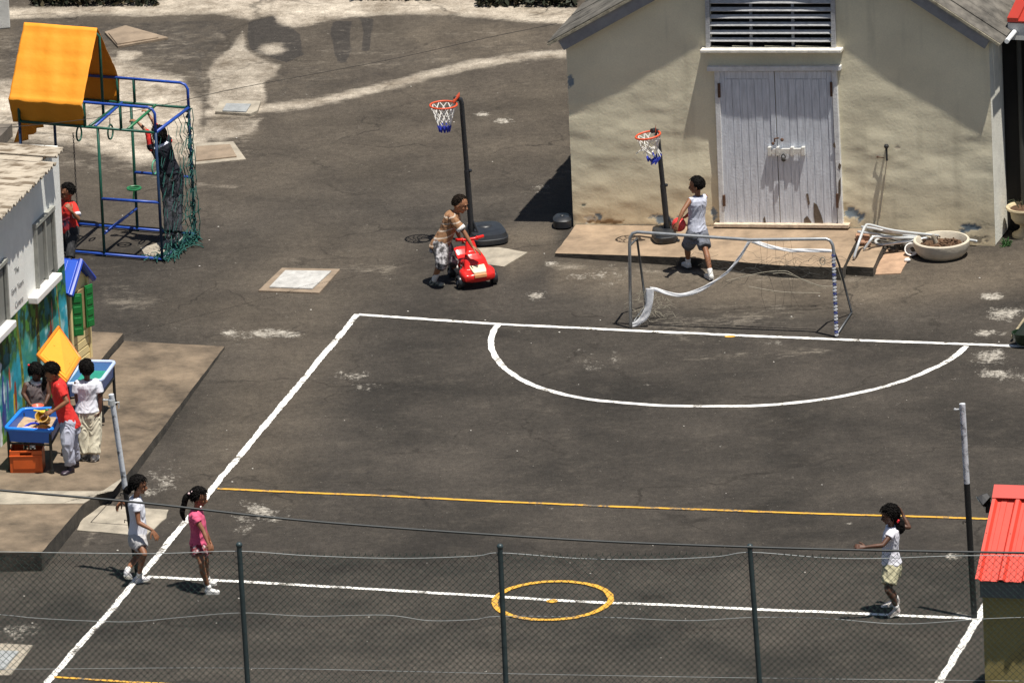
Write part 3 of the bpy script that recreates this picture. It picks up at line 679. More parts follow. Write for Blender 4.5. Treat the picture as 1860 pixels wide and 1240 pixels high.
def make_mural():
    n, m_ = 420, 150; T = np.linspace(0.005, 5.4, n); Zs = np.linspace(.0, ZM, m_); X, Y = np.meshgrid(T, Zs)
    x = X.ravel(); y = Y.ravel()/ZM
    c = np.array([.02, .20, .23])[None]*(1-.0*y[:, None])+np.zeros((len(x), 3))
    def mixm(c, k, col): k = np.clip(k, 0, 1)[:, None]; return c*(1-k)+np.array(col)[None]*k
    f1 = fbm(x*2.2, y*3, 1); f2 = fbm(x*5, y*8, 2); f3 = fbm(x*12, y*18, 3)
    c = mixm(c, (f1-.45)*4, (.03, .30, .42)); c = mixm(c, (f2-.52)*5*(y > .25), (.30, .50, .52)); c = mixm(c, (fbm(x*2, y*5, 9)-.55)*6, (.05, .26, .18))
    hang = .93-.42*fbm(x*2.6, x*0, 5, 3)-.10*fbm(x*17, x*0, 6, 2)                 # hanging leaves from the top
    c = mixm(c, (y-hang)*14, (.012, .05, .02)); c = mixm(c, ((y-hang)*14)*(fbm(x*14, y*15, 7) > .52), (.05, .16, .03))
    c = mixm(c, (y-hang-.05)*9*(fbm(x*9, y*10, 12) > .58), (.02, .12, .14))
    ground = .22+.10*fbm(x*4, x*0, 8); c = mixm(c, (ground-y)*16, (.05, .14, .03)); c = mixm(c, ((ground-y)*16)*(f3 > .52), (.10, .22, .03)); c = mixm(c, ((.10-y)*16)*(f2 > .5), (.015, .06, .02))
    for x0, w, lean, col in ((.30, .025, .02, (.20, .10, .03)), (1.18, .07, -.10, (.05, .045, .015)), (1.72, .05, .08, (.12, .14, .02)), (2.9, .08, .05, (.05, .04, .02)), (3.8, .06, -.1, (.08, .06, .02))):
        xx = x0+lean*(y-.2)*1.5+.02*np.sin(y*9); k = (w*(1.25-.5*y)-np.abs(x-xx))*90*(y > .12); c = mixm(c, k, col); c = mixm(c, k*(f3 > .55)*.7, (.22, .26, .05))
    for x0, y0, rx, ry, col in ((.72, .36, .12, .22, (.16, .035, .02)), (.62, .55, .05, .16, (.14, .03, .02)), (.55, .70, .02, .14, (.30, .10, .06)), (.80, .26, .16, .10, (.20, .05, .02)), (2.02, .38, .05, .15, (.22, .05, .02)), (2.08, .30, .03, .10, (.45, .33, .03)), (2.45, .42, .07, .26, (.04, .07, .25)), (2.42, .50, .03, .10, (.45, .55, .60)), (2.55, .70, .08, .09, (.55, .6, .6)), (2.3, .44, .04, .16, (.06, .10, .28)), (2.62, .22, .06, .16, (.5, .52, .55)), (2.2, .55, .03, .1, (.35, .08, .04)), (2.5, .30, .05, .08, (.05, .05, .2))):
        k = (1-np.sqrt(((x-x0)/rx)**2+((y-y0)/ry)**2)+(f3-.5)*.9)*6; c = mixm(c, k, col)
    c = c*(.85+.8*f3[:, None])
    o0 = ORG[cl.name]; p = np.stack([CN.x-LV.x*X+LU.x*.004-o0.x, CN.y-LV.y*X+LU.y*.004-o0.y, Y], -1)
    me = grid_mesh('mural', p[:, ::-1]); col = c.reshape(m_, n, 3)[:, ::-1].reshape(-1, 3)
    setcol(me, 'tint', np.concatenate([col, np.ones((len(col), 1))], 1)); me.materials.append(attr_mat('mural_paint', 'tint', .7, .2, 60, .06, 60))
    o = bpy.data.objects.new('mural', me); COL.objects.link(o); o.parent = cl; ORG[o.name] = o0
make_mural()
# corrugated roof, ribs running across
ROOFM = mat('lichen_roof_sheet', (.46, .40, .32), .92, .35, 3.2, .5, 30, detail=12, c2=(.17, .13, .09), edge=.46, streak=(.5, 3.2, 1))
def corr(t0, t1, ov, w, z0, rise=.10):
    pitch = .10; n = int((t1-t0)/pitch*6); mb = MB(); vs = []
    for i in range(n+1):
        t = t0+(t1-t0)*i/n; h = .020*math.cos(2*math.pi*(t)/pitch)
        e = ov+.006*math.sin(t*37)
        for k in range(9): vs.append(wl(t, z0+h+rise*(k/8)*w*.3, e-(w*k/8)))
    mb.add(vs, [(i*9+k, i*9+k+1, (i+1)*9+k+1, (i+1)*9+k) for i in range(n) for k in range(8)])
    o = mb.build('roof', ROOFM, cl, True); s = o.modifiers.new('s', 'SOLIDIFY'); s.thickness = .012
er = PL(117, 271, CN+LU*.16, LU); zr = er.z; t_r = (CN-er).dot(LV)
corr(t_r, .62, .16, 3.3, zr+.015); corr(.52, .80, .02, 3.1, zr); corr(.72, 5.4, .20, 3.5, zr-.015)
# windows, sills
def window(q, sill):
    TL_, TR_, BR_, BL_ = [WP(x, y, .0) for x, y in q]
    t1 = (CN-TL_).dot(LV); t0 = (CN-TR_).dot(LV); z1 = (TL_.z+TR_.z)/2; z0 = ZM+.03
    wroot = MB(); wroot.box(wl((t0+t1)/2, (z0+z1)/2, .004), (t1-t0, .012, z1-z0), (-LV, LU, Z)); w = wroot.build('window', mat('window_glass_dark', (.05, .055, .05), .15, .2, 5), cl)
    mb = MB()
    for t in (t0, (t0+t1)/2, t1): mb.box(wl(t, (z0+z1)/2, .022), (.045, .04, z1-z0), (-LV, LU, Z))
    mb.box(wl((t0+t1)/2, z1+.02, .024), (t1-t0+.05, .05, .045), (-LV, LU, Z)); f = mb.build('frame', mat('window_frame_grey', (.30, .30, .27), .6, .2, 8), w); 
    mb = MB()
    for t in (t0*.72+t1*.28, t0*.24+t1*.76): mb.box(wl(t, (z0+z1)/2, .012), (t1*.36-t0*.36, .01, z1-z0-.1), (-LV, LU, Z))
    mb.build('blind', mat('pale_blind', (.20, .20, .18), .8, .1, 5), w)
    a, b = sill; ta = (CN-WP(*a, .1)).dot(LV); tb = (CN-WP(*b, .1)).dot(LV)
    mb = MB(); mb.box(wl((ta+tb)/2, ZM+.0, .06), (abs(tb-ta), .12, .08), (-LV, LU, Z)); bevel(mb.build('sill', mat('sill_paint', (.74, .72, .70), .7, .06, 8, .2), cl), .012)
window([(60, 412), (92, 382), (99, 500), (66, 535)], ((66, 548), (111, 513)))
window([(-40, 520), (6, 478), (14, 600), (-30, 640)], ((-40, 650), (28, 600)))
# hand lettering on the wall
def text_on(txt, px, py, size, parent, m, origin, ux, nrm, off):
    cu_ = bpy.data.curves.new('t', 'FONT'); cu_.body = txt; cu_.size = size; cu_.align_x = 'CENTER'; cu_.align_y = 'CENTER'; cu_.extrude = .001
    ob = bpy.data.objects.new('t', cu_); COL.objects.link(ob); bpy.context.view_layer.update()
    me = bpy.data.meshes.new_from_object(ob.evaluated_get(bpy.context.evaluated_depsgraph_get())); bpy.data.objects.remove(ob)
    c = PL(px, py, origin+nrm*off, nrm); M = Matrix((ux, Z, nrm)).transposed().to_4x4(); M.translation = c-ORG[parent.name]; me.transform(M)
    me.materials.clear(); me.materials.append(m); o = bpy.data.objects.new('lettering', me); COL.objects.link(o); o.parent = parent; ORG[o.name] = ORG[parent.name]; return o
INK = mat('faded_black_ink', (.26, .26, .26), .7)
text_on('The', 30.5, 490, .105, cl, INK, CN, LV, LU, .004)
text_on('Early Years', 32, 521, .10, cl, INK, CN, LV, LU, .004)
text_on('Centre', 35, 548, .105, cl, INK, CN, LV, LU, .004)
mb = MB(); c = WP(20, 445, .0); 
# ================================================================ playhouse
ph = thing('playhouse', 'yellow plastic playhouse with blue roof and green shutters', 'playhouse', G(148, 690))
PN = G(132, 694); PF = G(166, 668); pu = (PF-PN).normalized(); pn = Vector((pu.y, -pu.x, 0)); PW = (PF-PN).length
ztop = PL(134, 481, PN, pn).z; zev = PL(160, 498, PF, pn).z
YP = mat('cream_yellow_plastic', (.74, .60, .30), .5, .06, 3); BP = mat('blue_plastic', (.03, .10, .55), .4, .06, 3); GP = mat('green_plastic', (.008, .17, .035), .4, .08, 3)
def pp(s, z, off=0.): return PN+pu*s+Z*z+pn*off
mb = MB(); mb.prism([pp(0, 0), pp(PW, 0), pp(PW, zev-.02), pp(PW/2, ztop-.03), pp(0, zev-.02)], pn*-.85); mb.build('wall', YP, ph)
mb = MB(); k = 0; zz = .06
while zz < zev-.05: mb.bar(pp(.01, zz, .006), pp(PW-.01, zz, .006), .012, .085); zz += .10
bevel(mb.build('siding', YP, ph), .004)
for s in (.02, PW-.02):
    mb = MB(); mb.box(pp(s, zev/2, .012), (.05, .03, zev), (pu, pn, Z)); bevel(mb.build('corner_post', YP, ph), .006)
mb = MB()
for s0, s1 in ((-.05, PW/2), (PW+.05, PW/2)):
    a = pp(s0, zev-.05, .05); b = pp(s1, ztop+.01, .05); up = pn.cross(b-a).normalized(); up = up if up.z > 0 else -up
    mb.prism([a, b, b-pn*.95, a-pn*.95], up*.03)
    for q in range(8): mb.prism([a-pn*(.12*q+.01)+up*.03, b-pn*(.12*q+.01)+up*.03, b-pn*(.12*q+.11)+up*.03, a-pn*(.12*q+.11)+up*.03], up*.012)
bevel(mb.build('roof', BP, ph), .006)
mb = MB(); mb.tube([pp(-.06, zev-.05, .06), pp(PW/2, ztop+.03, .06), pp(PW+.06, zev-.05, .06)], .035, 8); mb.build('roof_edge', mat('deep_blue_plastic', (.02, .06, .42), .35), ph)
mb = MB(); mb.box(pp(PW*.5, .78, .014), (.26, .02, .46), (pu, pn, Z)); mb.build('window', mat('window_opening', (.30, .22, .10), .8), ph)
for s, a in ((PW*.5-.17, .9), (PW*.5+.17, -.35)):
    q = (pu*math.cos(a)+pn*math.sin(abs(a))*1).normalized(); nn = q.cross(Z)
    mb = MB(); mb.box(pp(s, .78, .06), (.125, .022, .50), (q, nn, Z))
    for j in range(4): mb.box(pp(s, .58+.13*j, .06)+nn*.0, (.09, .036, .08), (q, nn, Z))
    bevel(mb.build('shutter', GP, ph), .006)
# ================================================================ red roofed hut lower right
hut = thing('hut', 'small hut with bright red metal roof behind the wire fence', 'building', G(1840, 1345))
hY = G(1785, 1345); ha = R(13.5); hu = Vector((math.cos(ha), -math.sin(ha), 0)); hn = Vector((hu.y, -hu.x, 0)); hn = hn if hn.y < 0 else -hn
def HPn(px, py, off=0.): return PL(px, py, hY+hn*off, hn)
e0 = HPn(1772, 1055, .12); r0 = HPn(1808, 888, -.85)
hd = (e0-r0); hd = hd-hu*(hd.dot(hu))                         # straight fall line
sk = (e0-r0).dot(hu)
hnorm = hu.cross(hd).normalized(); hnorm = hnorm if hnorm.z > 0 else -hnorm
mb = MB(); pitch = .255
for i in range(11):
    base = r0+hu*(sk*0)+hu*(pitch*i); low = e0+hu*(pitch*i)
    def strip(a, b, h0, h1): mb.prism([base+hu*a, base+hu*b, low+hu*b, low+hu*a], hnorm*.0+hnorm*h1)
    pr = [(0, .035), (.03, .035), (.055, .0), (.095, 0), (.10, .006), (.15, .006), (.155, 0), (.23, 0), (.255, .035)]
    vs = [p+hu*s+hnorm*h for s, h in pr for p in (base, low)]
    mb.add(vs, [(2*k, 2*k+2, 2*k+3, 2*k+1) for k in range(len(pr)-1)])
o = mb.build('roof', mat('bright_red_sheet', (.66, .055, .032), .5, .16, 5, .03, 30), hut); s = o.modifiers.new('s', 'SOLIDIFY'); s.thickness = .008; s.offset = -1
mb = MB()
for i in range(10):
    for f in (.12, .5, .86):
        p = (r0+hu*(pitch*i+.015)).lerp(e0+hu*(pitch*i+.015), f)+hnorm*.038; mb.ball(p, (.012, .012, .008), 6)
mb.build('roof_screws', RUST, hut)
rt = HPn(1805.5, 912, -.68)
mb = MB(); mb.bar(r0+hd*.0+hnorm*.045-hu*.01+hd.normalized()*.06, r0+hu*3+hnorm*.045+hd.normalized()*.06, .17, .012, hnorm); mb.build('ridge_cap', mat('ridge_red', (.55, .06, .045), .5, .06, 2), hut)
mb = MB(); q = r0-hd*1.0; q.z = e0.z; mb.prism([r0, r0+hu*2.8, q+(r0-e0).dot(hn)*0*hn+hu*2.8, q], -hnorm*.01*0+Z*.01); 
back = r0+Vector((-(hd.x), -(hd.y), hd.z)); mb = MB(); mb.prism([r0, back, back+hu*2.8, r0+hu*2.8], Z*-.015); mb.build('back_roof', mat('bright_red_sheet', ()), hut)
HW = mat('ochre_hut_wall', (.34, .27, .10), .85, .12, 4, .2)
wl0 = HPn(1784, 1070, 0); wl0.z = 0
mb = MB(); H_ = e0.z-.16; D_ = 1.85
mb.box(wl0+hu*1.4-hn*D_/2+Z*H_/2, (2.8, D_, H_), (hu, hn, Z)); mb.build('wall', HW, hut)
mb = MB(); mb.bar(wl0+hu*-.01+hn*.05+Z*(H_+.05), wl0+hu*2.8+hn*.05+Z*(H_+.05), .03, .17); mb.build('fascia_board', mat('grey_fascia', (.14, .15, .15), .7, .1, 6), hut)
gb = MB(); gb.prism([wl0+Z*(H_+.0), wl0-hn*D_+Z*(H_+.0), r0*1.0+Z*(-.06)+((wl0-r0).dot(hu))*hu], hu*.05); gb.build('gable', HW, hut)
fl = thing('floodlight', 'black floodlight fixed by the top of the red hut roof', 'floodlight', P(1796, 915, r0.y))
c = P(1790, 905, r0.y-.05); aim = Vector((-.75, -.1, -.55)).normalized(); sx = aim.cross(Z).normalized(); uz = sx.cross(aim)
mb = MB(); mb.loft([(c-aim*.05, sx*.05, uz*.04), (c, sx*.075, uz*.06), (c+aim*.06, sx*.10, uz*.075)], 4); BLK = mat('black_housing', (.02, .02, .022), .45, .2, 8)
bevel(mb.build('housing', BLK, fl), .005); mb = MB(); mb.box(c+aim*.064, (.15, .11, .006), (sx, uz, aim)); mb.build('lens', mat('lamp_lens', (.10, .12, .12), .1), fl)
mb = MB(); mb.tube([c-aim*.04, P(1797, 918, r0.y), P(1806, 922, r0.y+.02)], .018, 8); mb.box(P(1798, 922, r0.y), (.09, .06, .09)); mb.build('bracket', BLK, fl)
# ================================================================ things at the top edge
wcol = thing('boundary_wall', 'white plastered wall end at the upper left corner', 'wall', G(5, 60))
mb = MB(); a = G(19, 52); mb.prism([G(-160, 40), G(-145, 66), a, G(14, 36)], Z*1.6); bevel(mb.build('wall_panel', mat('patched_white_wall', (.62, .61, .57), .85, .15, 5, .3), wcol), .015)
LEAF = mat('dark_leaves', (.018, .024, .010), .7, .5, 9); LEAF2 = mat('dry_leaves', (.07, .055, .025), .8, .5, 9)
def bush(label, x0, x1, y0, y1, n, s, dry=.3, zt=.5):
    t = thing('bush', label, 'bush', G((x0+x1)/2, y1), 'bushes along the back edge')
    for nm, mt, q in (('foliage', LEAF, n), ('dry_foliage', LEAF2, int(n*dry))):
        mb = MB()
        for i in range(q):
            x = random.uniform(x0, x1); b = G(x, random.uniform(y0-60, y1)); k = .5+.5*noise.noise(b*1.2)
            c = b+Z*random.uniform(0, zt)*k; a = Vector([random.gauss(0, 1) for _ in range(3)]).normalized(); b_ = a.cross(Vector([random.gauss(0, 1) for _ in range(3)])).normalized(); r = s*random.uniform(.5, 1.2)
            mb.quad(c-a*r, c-b_*r*.45, c+a*r, c+b_*r*.45)
        mb.build(nm, mt, t)
    mb = MB()
    for i in range(16):
        b = G(random.uniform(x0, x1), random.uniform(y0-20, y1-2)); mb.tube([b, b+Vector((random.uniform(-.2, .2), random.uniform(-.2, .2), zt*.8))], .012, 5)
    mb.build('stems', mat('stem_brown', (.06, .045, .03), .9), t)
bush('dark scrubby bush spilling over the pale verge above the orange tent', 60, 285, -8, 13, 3800, .06)
bush('dark scrub above the pale verge close to the cream shed roof', 868, 1050, -8, 14, 3200, .06, .4)
bush('thin dry scrub above the middle of the pale verge', 640, 790, -12, 2, 1200, .05, 1.2, .3)
# ================================================================ climbing frame with tent
GRN = mat('green_tube_paint', (.012, .085, .055), .4, .3, 12); BLU = mat('blue_tube_paint', (.02, .07, .36), .4, .25, 12); DKB = mat('navy_tube_paint', (.012, .035, .09), .4, .3, 12)
NR, FR, NM, FM = G(295, 475), G(355, 430), G(190, 466), G(249.5, 419)
cf = thing('climbing_frame', 'green and blue tube climbing frame with netted end', 'climbing frame', (NR+FM)/2)
E1 = (NM-NR); aL = E1.length; E1n = E1.normalized()
E2 = ((FR-NR)+(FM-NM))/2; eD = E2.length; E2n = E2.normalized()
def cp(s, d, z): return NR+E1n*s+E2n*(d*eD)+Z*z           # s metres along to the left, d 0 near 1 far
def hz(s, d, py):                                            # height whose picture row is py
    z = 0
    for _ in range(30):
        z += (proj(cp(s, d, z))[1]-py)/150.
    return z
ZR = (hz(0, 0, 241)+hz(0, 1, 196))/2; ZG = ZR+.30; SM = aL; ST = aL+.16; SE = ST+.84
r_ = .017
def tb(name, pts, m, r=r_, par=None): mb = MB(); mb.tube(pts, r, 8); return mb.build(name, m, par or cf, True)
for s, d in ((0, 0), (0, 1), (SM, 0), (SM, 1), (SE, 0), (SE, 1)): tb('post', [cp(s, d, 0), cp(s, d, ZR)], GRN if s == SM else DKB)
for d in (0, 1): tb('base_rail', [cp(0, d, .03), cp(SE, d, .03)], BLU); tb('top_rail', [cp(0, d, ZR), cp(SE, d, ZR)], GRN)
tb('base_rail', [cp(SE, 0, .03), cp(SE, 1, .03)], BLU); tb('base_rail', [cp(0, 0, .03), cp(0, 1, .03)], DKB)
tb('top_rail', [cp(0, 0, ZR), cp(0, 1, ZR)], BLU, .020); tb('top_rail', [cp(SE, 0, ZR), cp(SE, 1, ZR)], GRN); tb('top_rail', [cp(SM+.12, 0, ZR), cp(SM+.12, 1, ZR)], GRN); 
for d in (0, 1):
    tb('guard_rail', [cp(0, d, ZR), cp(0, d, ZG-.07), cp(.03, d, ZG-.02), cp(.09, d, ZG), cp(SE, d, ZG)], BLU)
    for s in (SM-.30 if d == 0 else SM-.05, ST, SE): tb('guard_post', [cp(s, d, ZR), cp(s, d, ZG)], GRN)
def onrail(px, d, z):                                       # s position whose picture column is px
    s = 0
    for _ in range(30): s += (proj(cp(s, d, z))[0]-px)/150.
    return s
sa = onrail(230, 0, ZR); sb = onrail(283, 1, ZR)
tb('hand_bar', [cp(sa, 0, ZR), cp(sb, 1, ZR)], mat('bright_green_tube', (.02, .16, .06), .4))
tb('brace', [cp(onrail(170, 0, ZR), 0, ZR), cp(onrail(222, 1, ZR), 1, ZR)], BLU)
tb('rung', [cp(0, 0, hz(0, 0, 368)), cp(SM, 0, hz(SM, 0, 361))], BLU, .018)
tb('rung', [cp(0, 1, hz(0, 1, 322)), cp(SM, 1, hz(SM, 1, 313))], BLU, .018)
tb('brace', [cp(SM, 0, hz(SM, 0, 425)), cp(SM, 1, hz(SM, 1, 379))], BLU, .018)
# net on the right end, bunched on the ground
NETM = mat('green_net_cord', (.012, .09, .075), .7, .5, 30); mb = MB()
nz_ = 15; nd = 8
def np_(i, j): 
    z = ZR*(1-i/nz_); d = j/nd; q = cp(0, d, z)
    sag = .022*math.sin(i*1.9+j*2.3)+.02*math.sin(i*.7+j*4.1)
    return q-E1n*(.03+abs(sag)*.8+.03*(i/nz_)**3)+E2n*(.014*math.sin(i*2.7+j))-Z*(.03*math.cos(j*3.+i))*(i > 0)
for j in range(nd+1):
    if j in (1, 3): continue
    pts = [np_(i, min(nd, max(0, j+(.5 if i % 2 else 0)))) for i in range(nz_+1)]
    mb.tube(pts, .0030 if j < 5 else .0050, 5)
    if j < nd: mb.tube([np_(i, min(nd, j+(.5 if i % 2 == 0 else 1))) for i in range(2, nz_+1)], .0036, 5)
for i in (3, 6, 9, 12, 14): mb.tube([np_(i, j/2) for j in range(nd-1, 2*nd+1)], .0032, 5)
for i in range(130):
    d = random.random(); a = cp(random.uniform(-.12, .10*(1-d)+.05), d+random.uniform(-.05, .05), .012); b = Vector((random.uniform(-.16, .16), random.uniform(-.22, .22), random.uniform(-.005, .05)))
    mb.tube([a, a+b*.5+Z*.02, a+b], .006, 5)
for i in range(46):
    z = random.uniform(0, .6)*random.random(); a = cp(random.uniform(-.05, .05), random.random()**.6, z); b = Vector((random.uniform(-.10, .10), random.uniform(-.22, .22), random.uniform(-.12, .12))); mb.tube([a, a+b*.5-Z*.03, a+b], .0055, 5)
for i in range(60):
    z = random.uniform(.1, ZR); a = cp(0, 1, z); b = Vector((random.uniform(-.03, .03), random.uniform(-.03, .03), random.uniform(-.06, .06))); mb.tube([a-b, a+b+E1n*.01], .010, 5)
mb.build('climbing_net', NETM, cf)
# hanging rings, chains and disc swing
def ring(px, py, rx, s_d, m=GRN, ztop=None):
    c = P(px, py, cp(*s_d, 0).y); mb = MB(); n = E1n; a = E2n
    mb.tube([c+a*(rx*math.cos(t))+Z*(.085*math.sin(t)) for t in np.linspace(0, 2*math.pi, 22)[:-1]], .011, 7, True); rg = mb.build('ring', m, cf, True)
    mb = MB(); top = Vector((c.x, c.y, ztop or ZR)); k = int((top.z-c.z-.08)/.03)
    for q in range(max(k, 1)):
        e = c+Z*(.095+.03*q); mb.tube([e+(a if q % 2 else n)*(.008*math.cos(t))+Z*(.018*math.sin(t)) for t in np.linspace(0, 2*math.pi, 7)[:-1]], .0035, 4, True)
    mb.build('chain', mat('chain_steel', (.10, .09, .08), .5, .3, 30, metal=.6), rg)
ring(143.5, 243, .075, (ST+.1, .35)); ring(200.5, 240, .075, (SM-.1, .5)); ring(281, 304, .075, (.25, .55), mat('pale_green_ring', (.10, .32, .20), .4))
c = P(133, 244, cp(ST+.2, .4, 0).y); mb = MB()
for q in range(44):
    e = c-Z*(.03*q); mb.tube([e+(E2n if q % 2 else E1n)*(.009*math.cos(t))+Z*(.020*math.sin(t)) for t in np.linspace(0, 2*math.pi, 7)[:-1]], .0038, 4, True)
mb.build('chain', MATS['chain_steel'], cf)
c = P(243.5, 342, cp(.3, .5, 0).y); mb = MB(); mb.tube([c+Vector((.078*math.cos(t), .078*math.sin(t), 0)) for t in np.linspace(0, 2*math.pi, 22)[:-1]], .013, 7, True); mb.tube([c-Vector((.078, 0, 0)), c+Vector((.078, 0, 0))], .009, 6); mb.tube([c, c-Z*.12-Vector((.015, 0, 0)), c-Z*.17-Vector((.02, 0, 0))], .010, 6)
mb.tube([c, c+Z*.4, Vector((c.x, c.y, ZR))], .002, 4); mb.build('wheel_handle', mat('bright_green_tube', ()), cf)
# tent: ridge pole frame and cloth
tr_ = (hz(ST+.02, .5, 50)+hz(SE, .5, 43))/2; EV0 = (hz(ST, 0, 184)+hz(SE, 0, 176))/2
tb('ridge_post', [cp(ST-.02, .5, ZR), cp(ST-.02, .5, tr_-.10), cp(ST+.03, .5, tr_-.05), cp(SE, .5, tr_-.05)], GRN)
tb('ridge_post', [cp(SE, .5, ZR), cp(SE, .5, tr_-.05)], GRN)
tnt = thing('tent_canopy', 'orange cloth tent roof draped over the climbing frame', 'tent', cp((ST+SE)/2, .5, ZR))
OR = bpy.data.materials.new('orange_canvas'); OR.use_nodes = True; nt = OR.node_tree; b = nt.nodes['Principled BSDF']; b.inputs['Base Color'].default_value = (.90, .335, .018, 1); b.inputs['Roughness'].default_value = .75
tl_ = nt.nodes.new('ShaderNodeBsdfTranslucent'); tl_.inputs[0].default_value = (.95, .25, .01, 1); ms = nt.nodes.new('ShaderNodeMixShader'); ms.inputs[0].default_value = .05
nt.links.new(b.outputs[0], ms.inputs[1]); nt.links.new(tl_.outputs[0], ms.inputs[2]); nt.links.new(ms.outputs[0], nt.nodes['Material Output'].inputs[0])
nzn = nt.nodes.new('ShaderNodeTexNoise'); nzn.inputs['Scale'].default_value = 5; nzn.inputs['Detail'].default_value = 7; bp = nt.nodes.new('ShaderNodeBump'); bp.inputs['Strength'].default_value = .5; bp.inputs['Distance'].default_value = .03
nt.links.new(nzn.outputs['Fac'], bp.inputs['Height']); nt.links.new(bp.outputs[0], b.inputs['Normal'])
def cloth(name, prof, s0=ST-.0, s1=SE+.10, slant=0.):
    n = 40; Pt = []
    L_ = [0]
    for a, b_ in zip(prof[:-1], prof[1:]): L_.append(L_[-1]+math.hypot((b_[0]-a[0])*eD, b_[1]-a[1]))
    m_ = 56; rows = []
    for i in range(m_+1):
        l = L_[-1]*i/m_; k = max(j for j in range(len(L_)-1) if L_[j] <= l+1e-9); f = (l-L_[k])/(L_[k+1]-L_[k]); d = prof[k][0]*(1-f)+prof[k+1][0]*f; z = prof[k][1]*(1-f)+prof[k+1][1]*f
        row = []
        for j in range(n+1):
            s = s0+(s1-s0)*j/n; q = cp(s, d, z); t = i/m_
            w = .022*noise.noise(Vector((s*3.5, l*2.2, 1)))+.012*noise.noise(Vector((s*8, l*2., 4)))-.010*abs(math.sin(l*math.pi/.26+.4*noise.noise(Vector((s*2, l, 0)))))**14
            hem = 1 if (i < 5 or i > m_-5) else .0
            w += hem*.012*math.sin(s*21)
            row.append(q+(Z*.5+E2n*(-1 if d < .5 else 1)).normalized()*w-Z*(hem*.012*abs(math.sin(s*9.))) )
        rows.append(row)
    A = np.array([[list(p-ORG[tnt.name]) for p in r] for r in rows]); me = grid_mesh(name, A); me.materials.append(OR)
    o = bpy.data.objects.new(name, me); COL.objects.link(o); o.parent = tnt; ORG[o.name] = ORG[tnt.name]
    sd = o.modifiers.new('s', 'SOLIDIFY'); sd.thickness = .003; return o
zsk = (hz(ST, 0, 232)+hz(SE, 0, 224))/2; EVF = EV0
cloth('tent_cloth', [(.04, zsk), (-.06, EV0-.02), (-.02, EV0+.01), (.5, tr_+.01), (1.02, EVF+.01), (1.06, EVF-.03), (1.05, zsk)])
# a flap of the same cloth hanging at the far end
mb = MB(); a = cp(SE+.05, .15, zsk); b = cp(SE+.05, .95, zsk+.02)
rows = []
for i in range(9):
    rows.append([list(a.lerp(b, j/12)-Z*(.30*i/8)+E1n*(.05*math.sin(j*1.7+i*.2)*(.3+i/8)+.04*i/8)-ORG[tnt.name]) for j in range(13)])
me = grid_mesh('tent_flap', np.array(rows)); me.materials.append(OR); o = bpy.data.objects.new('tent_flap', me); COL.objects.link(o); o.parent = tnt; sd = o.modifiers.new('s', 'SOLIDIFY'); sd.thickness = .004
